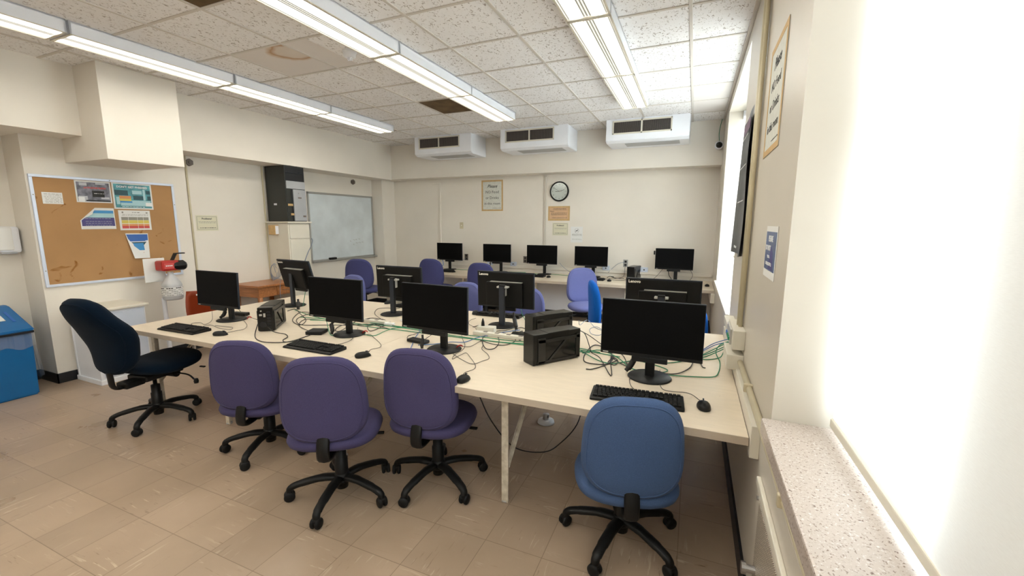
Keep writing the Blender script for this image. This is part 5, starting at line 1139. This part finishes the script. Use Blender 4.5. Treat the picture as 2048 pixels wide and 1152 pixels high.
solo('cable_tie_bundle', MB().tube(catmull([(0, 0, 0.006), (-0.01, 0.01, 0.04), (-0.03, 0.03, 0.09), (-0.04, 0.04, 0.14)]), [0.013] * 4 + [0.018] * 9 + [0.010] * 6, 8), M['black_cable'], 'leaning tied black cable bundle right of the rear middle monitor foot', 'cable bundle', None, (-1.30, 3.15, T_ + .0))
solo('cable_tie_bundle', MB().tube(catmull([(0, 0, 0.006), (-0.01, 0.01, 0.04), (-0.03, 0.03, 0.07), (-0.04, 0.04, 0.10)]), [0.014] * 4 + [0.02] * 9 + [0.010] * 6, 8), M['black_cable'], 'tied black and white cable bundle by the rear leftmost monitor foot', 'cable bundle', None, (-3.63, 3.02, T_ + .0))
for x, y, lab in ((-3.68, 2.52, 'behind the leftmost front monitor stand'), (-2.37, 2.545, 'behind the second front monitor stand'), (-1.485, 2.50, 'behind the third front monitor stand')):
    solo('red_latch', MB().tube(catmull([(0, 0, 0.008), (0.012, 0.0, 0.022), (0.032, 0.006, 0.028), (0.045, 0.008, 0.02)]), 0.0045, 8), M['red'], 'small red cable latch ' + lab, 'clip', None, (x, y, T_ + 0.10 if 0 else T_))
# counter wiring
def wire(name, pts, m_, label, r=0.003): solo(name, MB().tube(catmull(pts), r, 6), m_, label, 'cable')
zc_ = T_ + .004
wire('power_cable', [(-4.10, 6.85, 1.0), (-4.02, 6.95, 0.90), (-3.985, 7.05, 0.93), (-3.965, 7.08, 0.94)], M['grey_cable'], 'thin lead from the leftmost counter monitor to the dark wall outlet')
wire('power_cable', [(-1.0, 7.08, 0.96), (-1.0, 7.03, 0.85), (-1.01, 6.98, 0.76), (-1.10, 6.80, zc_), (-1.30, 6.72, zc_), (-1.18, 6.60, zc_), (-0.98, 6.62, zc_), (-0.93, 6.72, zc_)], M['black_cable'], 'black lead from the grey-framed outlet looping over the counter')
wire('power_cable', [(-1.01, 7.08, 0.99), (-1.12, 7.07, 0.95), (-1.22, 7.07, 0.86), (-1.27, 7.06, 0.80)], M['grey_cable'], 'thin pale lead swinging left from the grey-framed outlet')
wire('power_cable', [(-1.25, 6.88, zc_), (-1.20, 6.82, .77), (-1.14, 6.86, .76), (-1.20, 6.90, .76), (-1.10, 6.84, zc_), (-0.98, 6.86, zc_)], M['black_cable'], 'knotted black lead lying left of the small counter computer', .005)
wire('power_cable', [(-0.78, 6.75, zc_), (-0.6, 6.70, zc_), (-0.50, 6.80, 0.80), (-0.40, 6.86, 0.93)], M['black_cable'], 'black lead from the small counter computer up to the window-end monitor')
wire('power_cable', [(-0.33, 6.86, 0.93), (-0.31, 6.80, 0.84), (-0.27, 6.76, 0.77), (-0.36, 6.74, zc_), (-0.30, 6.72, zc_)], M['black_cable'], 'bunched black lead left of the window-end monitor stand', .006)
wire('power_cable', [(-0.02, 6.86, 0.93), (0.02, 6.80, 0.85), (-0.03, 6.74, 0.77), (-0.15, 6.70, zc_), (-0.22, 6.66, zc_)], M['black_cable'], 'black lead hanging in an arc right of the window-end monitor stand')
wire('network_cable', [(-4.3, 6.98, zc_), (-3.9, 6.90, zc_), (-3.5, 6.97, zc_), (-3.1, 6.92, zc_), (-2.7, 6.97, zc_)], M['green_cable'], 'green cable along the rear left of the back counter', .0035)
wire('network_cable', [(-3.0, 6.85, zc_), (-2.7, 6.80, .76), (-2.5, 6.86, zc_), (-2.1, 6.88, zc_), (-1.8, 6.80, zc_), (-1.75, 6.62, zc_), (-1.6, 6.56, zc_)], M['green_cable'], 'green cable sweeping right of the middle counter monitor to the fourth one', .0035)
wire('network_cable', [(-2.9, 6.75, zc_), (-2.75, 6.70, .76), (-2.55, 6.72, zc_), (-2.45, 6.78, zc_)], M['black_cable'], 'black cable heap left of the middle counter monitor foot', .007)
wire('network_cable', [(-2.05, 6.86, 0.95), (-1.98, 6.92, 0.86), (-1.85, 6.98, 0.77), (-1.65, 6.95, zc_), (-1.5, 6.98, zc_)], M['grey_cable'], 'thin grey cable from the middle counter monitor down to the counter')
wire('network_cable', [(-4.35, 6.85, 0.95), (-4.30, 6.80, 0.82), (-4.42, 6.76, 0.78), (-4.28, 6.72, zc_), (-4.38, 6.70, zc_)], M['blue_cable'], 'bunched blue cable behind the leftmost counter chair', .006)
wire('power_cable', [(-3.33, 6.86, 0.93), (-3.32, 6.80, 0.86), (-3.36, 6.76, 0.79), (-3.38, 6.74, zc_)], M['black_cable'], 'short black tied lead left of the second counter monitor stand', .008)
# floor items under the table
wire('power_cable', [(-1.08, 2.02, 0.70), (-1.04, 2.14, 0.45), (-0.98, 2.36, 0.18), (-0.86, 2.60, 0.05), (-0.80, 2.80, 0.03), (-0.72, 2.95, 0.12), (-0.66, 3.0, 0.35), (-0.50, 3.0, 0.69)], M['black_cable'], 'black cord hanging below the table behind the front table leg', .004)
o = thing('floor_box', 'round white floor outlet below the table', 'floor outlet', (-1.02, 3.12, 0))
part('cover', MB().lathe([(0, 0), (0.07, 0), (0.065, 0.02), (0.04, 0.03), (0, 0.03)]), M['white_metal'], o); part('socket_post', MB().cyl((0, 0, 0.05), 0.028, 0.05, n=16, bev=.004), M['steel'], o)
# cables laid on the long table
CABLES = [
  ('usb_cable', 'thin black cord curling from the mouse beside the leftmost keyboard to the leftmost monitor foot', [[-3.374, 2.122, 0.745], [-3.367, 2.194, 0.745], [-3.363, 2.267, 0.745], [-3.472, 2.369, 0.745], [-3.684, 2.482, 0.745], [-3.815, 2.535, 0.745]], 0.0018),
  ('usb_cable', 'thin black cord looping behind the leftmost keyboard, next to its monitor foot', [[-3.745, 2.154, 0.745], [-3.945, 2.2, 0.745], [-3.933, 2.266, 0.745], [-3.817, 2.237, 0.745], [-3.937, 2.37, 0.745], [-4.041, 2.441, 0.805]], 0.0018),
  ('usb_cable', 'flat black cord loop lying between the leftmost keyboard and its monitor foot', [[-3.746, 2.135, 0.745], [-3.76, 2.243, 0.745], [-3.56, 2.198, 0.745], [-3.452, 2.21, 0.745], [-3.499, 2.262, 0.745], [-3.59, 2.259, 0.745], [-3.703, 2.248, 0.745]], 0.0018),
  ('usb_cable', 'thin black cord bending from the mouse beside the second front keyboard', [[-1.971, 2.154, 0.745], [-2.013, 2.235, 0.745], [-1.991, 2.297, 0.745], [-2.043, 2.369, 0.745], [-2.207, 2.489, 0.745], [-2.296, 2.546, 0.745], [-2.332, 2.514, 0.745]], 0.0018),
  ('usb_cable', 'thin black cord running from the second front keyboard under the second front monitor foot', [[-2.344, 2.209, 0.745], [-2.311, 2.251, 0.745], [-2.313, 2.351, 0.745], [-2.407, 2.514, 0.745], [-2.544, 2.683, 0.745]], 0.0018),
  ('usb_cable', 'thin black cord zigzagging up from the mouse without a keyboard near the table middle', [[-1.175, 2.039, 0.745], [-1.19, 2.095, 0.745], [-1.17, 2.17, 0.745], [-1.203, 2.245, 0.745], [-1.304, 2.364, 0.745], [-1.367, 2.43, 0.745], [-1.381, 2.4, 0.745], [-1.387, 2.282, 0.745], [-1.421, 2.371, 0.745], [-1.426, 2.479, 0.745], [-1.47, 2.593, 0.745], [-1.565, 2.725, 0.745], [-1.696, 2.929, 0.745]], 0.0018),
  ('usb_cable', 'thin black cord looping right of the third front monitor foot', [[-1.439, 2.375, 0.745], [-1.318, 2.29, 0.745], [-1.222, 2.247, 0.745], [-1.191, 2.324, 0.745], [-1.176, 2.386, 0.745], [-1.227, 2.468, 0.745], [-1.313, 2.554, 0.745], [-1.351, 2.645, 0.745], [-1.412, 2.732, 0.745], [-1.419, 2.574, 0.745], [-1.513, 2.56, 0.745]], 0.002),
  ('usb_cable', 'thin black cord from the rightmost front mouse back to the rightmost monitor foot', [[0.08, 2.213, 0.745], [0.045, 2.273, 0.745], [0.009, 2.292, 0.745], [-0.052, 2.28, 0.745], [-0.102, 2.295, 0.745], [-0.13, 2.426, 0.745], [-0.137, 2.602, 0.745]], 0.0018),
  ('usb_cable', 'thin black cord from the rightmost front keyboard up beside its monitor foot', [[-0.23, 2.218, 0.745], [-0.262, 2.271, 0.745], [-0.282, 2.359, 0.745], [-0.291, 2.487, 0.745]], 0.0018),
  ('usb_cable', 'thin black cord from the mouse at the far table edge in the middle', [[-1.807, 3.4, 0.745], [-1.809, 3.288, 0.745], [-1.753, 3.167, 0.745], [-1.646, 3.078, 0.745], [-1.58, 2.98, 0.745]], 0.0018),
  ('power_cable', 'black power lead looping from the back of the left tower to the square power brick', [[-3.31, 2.386, 0.835], [-3.197, 2.268, 0.795], [-3.077, 2.154, 0.745], [-2.912, 2.074, 0.745], [-2.792, 2.083, 0.745], [-2.698, 2.153, 0.745], [-2.705, 2.302, 0.745], [-2.719, 2.36, 0.745]], 0.0035),
  ('power_cable', 'black lead from the left tower crossing the table in front of it and bending back', [[-3.232, 2.353, 0.815], [-3.021, 2.262, 0.765], [-2.918, 2.289, 0.745], [-2.823, 2.234, 0.745], [-2.78, 2.161, 0.745], [-2.713, 2.132, 0.745], [-2.664, 2.212, 0.745]], 0.0035),
  ('power_cable', 'black lead curving from the power brick up towards the second front monitor', [[-2.781, 2.417, 0.745], [-2.975, 2.493, 0.745], [-3.098, 2.574, 0.745], [-3.194, 2.72, 0.745], [-3.054, 2.76, 0.745], [-2.817, 2.759, 0.745], [-2.65, 2.732, 0.745]], 0.003),
  ('power_cable', 'long black lead looping left of the second front monitor above the power brick', [[-3.394, 3.013, 0.745], [-3.321, 2.776, 0.745], [-3.214, 2.647, 0.745], [-3.04, 2.56, 0.745], [-2.865, 2.637, 0.745], [-2.669, 2.723, 0.745], [-2.577, 2.804, 0.745], [-2.474, 2.81, 0.745], [-2.266, 2.75, 0.745]], 0.003),
  ('power_cable', 'black lead tangled between the second and third front monitors', [[-2.72, 2.93, 0.745], [-2.679, 3.014, 0.745], [-2.52, 2.996, 0.745], [-2.408, 2.899, 0.745], [-2.375, 2.757, 0.745], [-2.371, 2.632, 0.745], [-2.532, 2.784, 0.745], [-2.498, 2.839, 0.745], [-2.376, 2.853, 0.745], [-2.294, 2.85, 0.745]], 0.003),
  ('power_cable', 'black lead with a loose curl right of the second front monitor stand', [[-2.746, 2.896, 0.745], [-2.669, 2.723, 0.745], [-2.593, 2.534, 0.745], [-2.655, 2.543, 0.745], [-2.72, 2.662, 0.745], [-2.696, 2.751, 0.745], [-2.535, 2.744, 0.745], [-2.459, 2.856, 0.745]], 0.003),
  ('power_cable', 'black lead ring lying right of the third front monitor', [[-1.67, 3.087, 0.745], [-1.629, 3.182, 0.745], [-1.475, 3.062, 0.745], [-1.3, 2.811, 0.745], [-1.24, 2.613, 0.745], [-1.292, 2.576, 0.745], [-1.417, 2.759, 0.745], [-1.457, 2.932, 0.745], [-1.424, 3.049, 0.745], [-1.374, 3.088, 0.745], [-1.338, 3.214, 0.745]], 0.003),
  ('power_cable', 'black lead sweeping under the middle of the table wires toward the near right tower', [[-1.43, 2.878, 0.745], [-1.385, 3.014, 0.745], [-1.252, 2.956, 0.745], [-1.179, 2.834, 0.745], [-1.205, 2.708, 0.745], [-1.299, 2.695, 0.745], [-1.431, 2.753, 0.745]], 0.003),
  ('power_cable', 'black lead looping right of the near right tower, its plug end lying free', [[-0.55, 2.441, 0.745], [-0.514, 2.456, 0.745], [-0.458, 2.56, 0.745], [-0.436, 2.698, 0.745], [-0.496, 2.886, 0.745], [-0.609, 2.97, 0.745], [-0.627, 2.767, 0.745], [-0.596, 2.584, 0.745], [-0.519, 2.554, 0.745], [-0.447, 2.585, 0.745], [-0.403, 2.69, 0.745]], 0.0035),
  ('power_cable', 'black lead arching from the back of the near right tower to the table wires', [[-0.663, 2.698, 0.915], [-0.645, 2.799, 0.865], [-0.611, 2.784, 0.795], [-0.592, 2.782, 0.745], [-0.515, 2.686, 0.745], [-0.389, 2.381, 0.745], [-0.444, 2.672, 0.745], [-0.468, 2.899, 0.745]], 0.003),
  ('power_cable', 'upper black lead from the near right tower to the rightmost monitor', [[-0.653, 2.66, 0.925], [-0.618, 2.834, 0.845], [-0.546, 2.923, 0.765], [-0.471, 2.897, 0.745], [-0.389, 2.81, 0.745], [-0.329, 2.616, 0.745]], 0.003),
  ('power_cable', 'thin grey lead hanging from the rear right tower in loops beside the bright blue chair', [[-0.746, 3.028, 0.905], [-0.799, 3.281, 0.805], [-0.823, 3.652, 0.765], [-0.72, 3.487, 0.745], [-0.638, 3.395, 0.745], [-0.632, 3.261, 0.745], [-0.7, 3.265, 0.745], [-0.747, 3.419, 0.745], [-0.704, 3.512, 0.745], [-0.583, 3.316, 0.745]], 0.0025),
  ('power_cable', 'black lead arching on the table below the right edge of the rightmost monitor', [[0.048, 2.866, 0.745], [0.029, 2.723, 0.745], [-0.019, 2.606, 0.745], [-0.064, 2.559, 0.745], [-0.105, 2.55, 0.745], [-0.139, 2.554, 0.745]], 0.003),
  ('power_cable', 'short brown lead end lying right of the rightmost front monitor', [[0.028, 2.857, 0.745], [0.086, 2.829, 0.745], [0.1, 2.763, 0.745], [0.116, 2.751, 0.745]], 0.003),
  ('power_cable', 'black lead dangling in a bundle left of the rightmost front monitor stand', [[-0.47, 2.835, 0.745], [-0.444, 2.728, 0.745], [-0.45, 2.616, 0.745], [-0.401, 2.585, 0.745], [-0.403, 2.69, 0.745], [-0.456, 2.757, 0.745], [-0.378, 2.636, 0.745], [-0.309, 2.575, 0.745]], 0.003),
  ('power_cable', 'thin black lead looping behind the third front monitor foot beside the flat brick', [[-1.846, 2.644, 0.805], [-1.982, 2.701, 0.745], [-1.995, 2.63, 0.745], [-1.922, 2.538, 0.745], [-1.812, 2.527, 0.745], [-1.832, 2.654, 0.745], [-1.765, 2.656, 0.795]], 0.0025),
  ('power_cable', 'black lead scribble in front of the rear middle monitor foot', [[-1.271, 2.932, 0.745], [-1.257, 3.02, 0.745], [-1.237, 3.131, 0.745], [-1.194, 2.918, 0.745], [-1.252, 2.956, 0.745], [-1.202, 3.044, 0.745], [-1.134, 2.945, 0.745], [-1.162, 2.871, 0.745], [-1.17, 3.126, 0.745], [-1.292, 3.234, 0.745], [-1.293, 3.106, 0.745], [-1.162, 2.996, 0.745]], 0.003),
  ('power_cable', 'black lead looped on the table left of the rear second monitor stand', [[-2.541, 2.987, 0.745], [-2.776, 3.16, 0.745], [-2.916, 3.359, 0.745], [-2.856, 3.442, 0.745], [-2.753, 3.431, 0.745], [-2.739, 3.494, 0.745]], 0.0022),
  ('power_cable', 'black lead crossing the table behind the left tower toward its monitor', [[-3.44, 2.449, 0.775], [-3.804, 2.609, 0.745], [-3.994, 2.669, 0.765], [-4.006, 2.659, 0.825]], 0.0025),
  ('power_cable', 'curled black lead beside the rear leftmost monitor foot', [[-3.661, 2.921, 0.745], [-3.677, 3.021, 0.745], [-3.45, 2.887, 0.745], [-3.169, 2.709, 0.745], [-3.06, 2.551, 0.745], [-3.28, 2.66, 0.745], [-3.489, 2.92, 0.745], [-3.378, 2.969, 0.745]], 0.003),
  ('network_cable', 'blue network cable running along the table wires right of the third front monitor', [[-1.758, 2.334, 0.745], [-1.911, 2.603, 0.745], [-1.989, 2.765, 0.745], [-2.069, 2.892, 0.745]], 0.0028),
  ('network_cable', 'long blue network cable curving behind the third front monitor foot to the middle', [[-1.779, 2.457, 0.745], [-1.682, 2.527, 0.745], [-1.609, 2.616, 0.745], [-1.508, 2.661, 0.745], [-1.481, 2.808, 0.745], [-1.407, 2.92, 0.745], [-1.355, 3.044, 0.745], [-1.268, 3.153, 0.745]], 0.0028),
  ('network_cable', 'upper blue network cable plugged into the wall box at the right end of the table', [[0.302, 3.182, 0.845], [0.248, 3.259, 0.805], [0.172, 3.265, 0.765], [0.106, 3.15, 0.745]], 0.003),
  ('network_cable', 'lower blue network cable beside the upper one at the wall box', [[0.302, 3.174, 0.84], [0.261, 3.209, 0.805], [0.187, 3.245, 0.765], [0.089, 3.08, 0.745]], 0.003),
  ('network_cable', 'long green network cable along the middle of the table, front one of the bundle', [[-3.136, 2.724, 0.745], [-2.998, 2.763, 0.745], [-2.763, 2.762, 0.745], [-2.414, 2.74, 0.745], [-2.169, 2.756, 0.745], [-1.873, 2.749, 0.745], [-1.604, 2.754, 0.745], [-1.35, 2.759, 0.745], [-1.073, 2.766, 0.745], [-0.806, 2.751, 0.745], [-0.602, 2.778, 0.745]], 0.0032),
  ('network_cable', 'long green network cable along the middle of the table, rear one of the bundle', [[-3.635, 2.986, 0.745], [-3.119, 2.82, 0.745], [-2.808, 2.869, 0.745], [-2.459, 2.856, 0.745], [-2.087, 2.847, 0.745], [-1.789, 2.836, 0.745], [-1.519, 2.839, 0.745], [-1.259, 2.829, 0.745], [-1.024, 2.844, 0.745], [-0.726, 2.851, 0.745], [-0.539, 2.805, 0.745]], 0.0032),
  ('network_cable', 'long green network cable along the middle of the table, between the front and rear ones', [[-3.321, 2.776, 0.745], [-2.988, 2.811, 0.745], [-2.565, 2.789, 0.745], [-2.333, 2.833, 0.745], [-1.908, 2.801, 0.745], [-1.527, 2.772, 0.745], [-1.271, 2.765, 0.745], [-0.974, 2.81, 0.745], [-0.678, 2.807, 0.745], [-0.398, 2.76, 0.745]], 0.0032),
  ('network_cable', 'green network cable hanging from the second front monitor and turning at its foot', [[-2.788, 2.582, 0.825], [-2.715, 2.525, 0.785], [-2.594, 2.432, 0.745], [-2.524, 2.413, 0.745], [-2.486, 2.479, 0.745]], 0.003),
  ('network_cable', 'green network cable curving from the second front monitor foot to the cable bundle', [[-2.339, 2.527, 0.745], [-2.24, 2.538, 0.745], [-2.26, 2.681, 0.745], [-2.25, 2.794, 0.745], [-2.165, 2.85, 0.745]], 0.003),
  ('network_cable', 'green network cable looping right of the near right tower toward the rightmost monitor', [[-0.678, 2.807, 0.745], [-0.584, 2.701, 0.745], [-0.502, 2.625, 0.745], [-0.42, 2.608, 0.745], [-0.326, 2.702, 0.745], [-0.24, 2.762, 0.745], [-0.117, 2.751, 0.745], [-0.002, 2.844, 0.745]], 0.0032),
  ('network_cable', 'green network cable crossing under the rightmost front monitor', [[-0.646, 2.746, 0.745], [-0.551, 2.862, 0.745], [-0.411, 2.743, 0.745], [-0.309, 2.575, 0.745], [-0.232, 2.541, 0.745], [-0.133, 2.556, 0.745], [-0.095, 2.62, 0.745], [-0.172, 2.685, 0.745], [-0.267, 2.728, 0.745]], 0.0032),
  ('network_cable', 'green network cable sweeping wide right of the rightmost monitor foot to the wall box', [[-0.09, 2.53, 0.745], [0.031, 2.556, 0.745], [0.15, 2.599, 0.745], [0.185, 2.695, 0.745], [0.203, 2.901, 0.745], [0.185, 3.052, 0.765], [0.209, 3.107, 0.805], [0.268, 3.111, 0.835], [0.301, 3.112, 0.835]], 0.0032),
  ('network_cable', 'topmost green network cable from the wall box to behind the rightmost monitor', [[0.301, 3.12, 0.84], [0.245, 3.186, 0.795], [0.168, 3.142, 0.755], [0.088, 2.995, 0.745]], 0.0032),
  ('network_cable', 'second green network cable from the wall box to behind the rightmost monitor', [[0.3, 3.099, 0.835], [0.248, 3.135, 0.795], [0.15, 3.059, 0.755], [0.073, 2.977, 0.745]], 0.0032),
  ('network_cable', 'third green network cable from the wall box to behind the rightmost monitor', [[0.3, 3.092, 0.83], [0.234, 3.089, 0.785], [0.134, 3.016, 0.745], [0.072, 2.92, 0.745]], 0.0032),
  ('network_cable', 'slack green network cable below the others at the wall box', [[0.299, 3.079, 0.83], [0.239, 3.066, 0.785], [0.209, 3.014, 0.745], [0.132, 2.935, 0.745], [0.087, 2.938, 0.745]], 0.0032),
  ('network_cable', 'green network cable dangling beside the rear middle monitor and keyboard', [[-1.435, 3.591, 0.825], [-1.394, 3.525, 0.785], [-1.362, 3.507, 0.745], [-1.253, 3.251, 0.745], [-1.177, 3.123, 0.745]], 0.003),
  ('network_cable', 'green network cable down the back of the rear leftmost monitor', [[-3.884, 3.326, 1.075], [-3.856, 3.321, 0.995], [-3.806, 3.275, 0.895], [-3.831, 3.268, 0.785], [-3.734, 3.167, 0.745]], 0.003),
  ('power_cable', 'thin dark lead fanning out from the right end of the rear middle keyboard', [[-1.471, 3.814, 0.745], [-1.371, 3.686, 0.745], [-1.205, 3.47, 0.745], [-1.155, 3.352, 0.745]], 0.002),
  ('power_cable', 'thin dark lead from the rear middle keyboard to the rear right tower', [[-1.455, 3.745, 0.745], [-1.314, 3.573, 0.745], [-1.239, 3.54, 0.745]], 0.002),
]

colr = {'usb_cable': 'black_cable', 'power_cable': 'black_cable'}
for name, lab, pts, r_ in CABLES:
    mm = colr.get(name) or ('blue_cable' if 'blue' in lab else 'green_cable')
    if 'grey' in lab: mm = 'grey_cable'
    solo(name, MB().tube(catmull(pts, 5), r_, 6), M[mm], lab, 'cable')
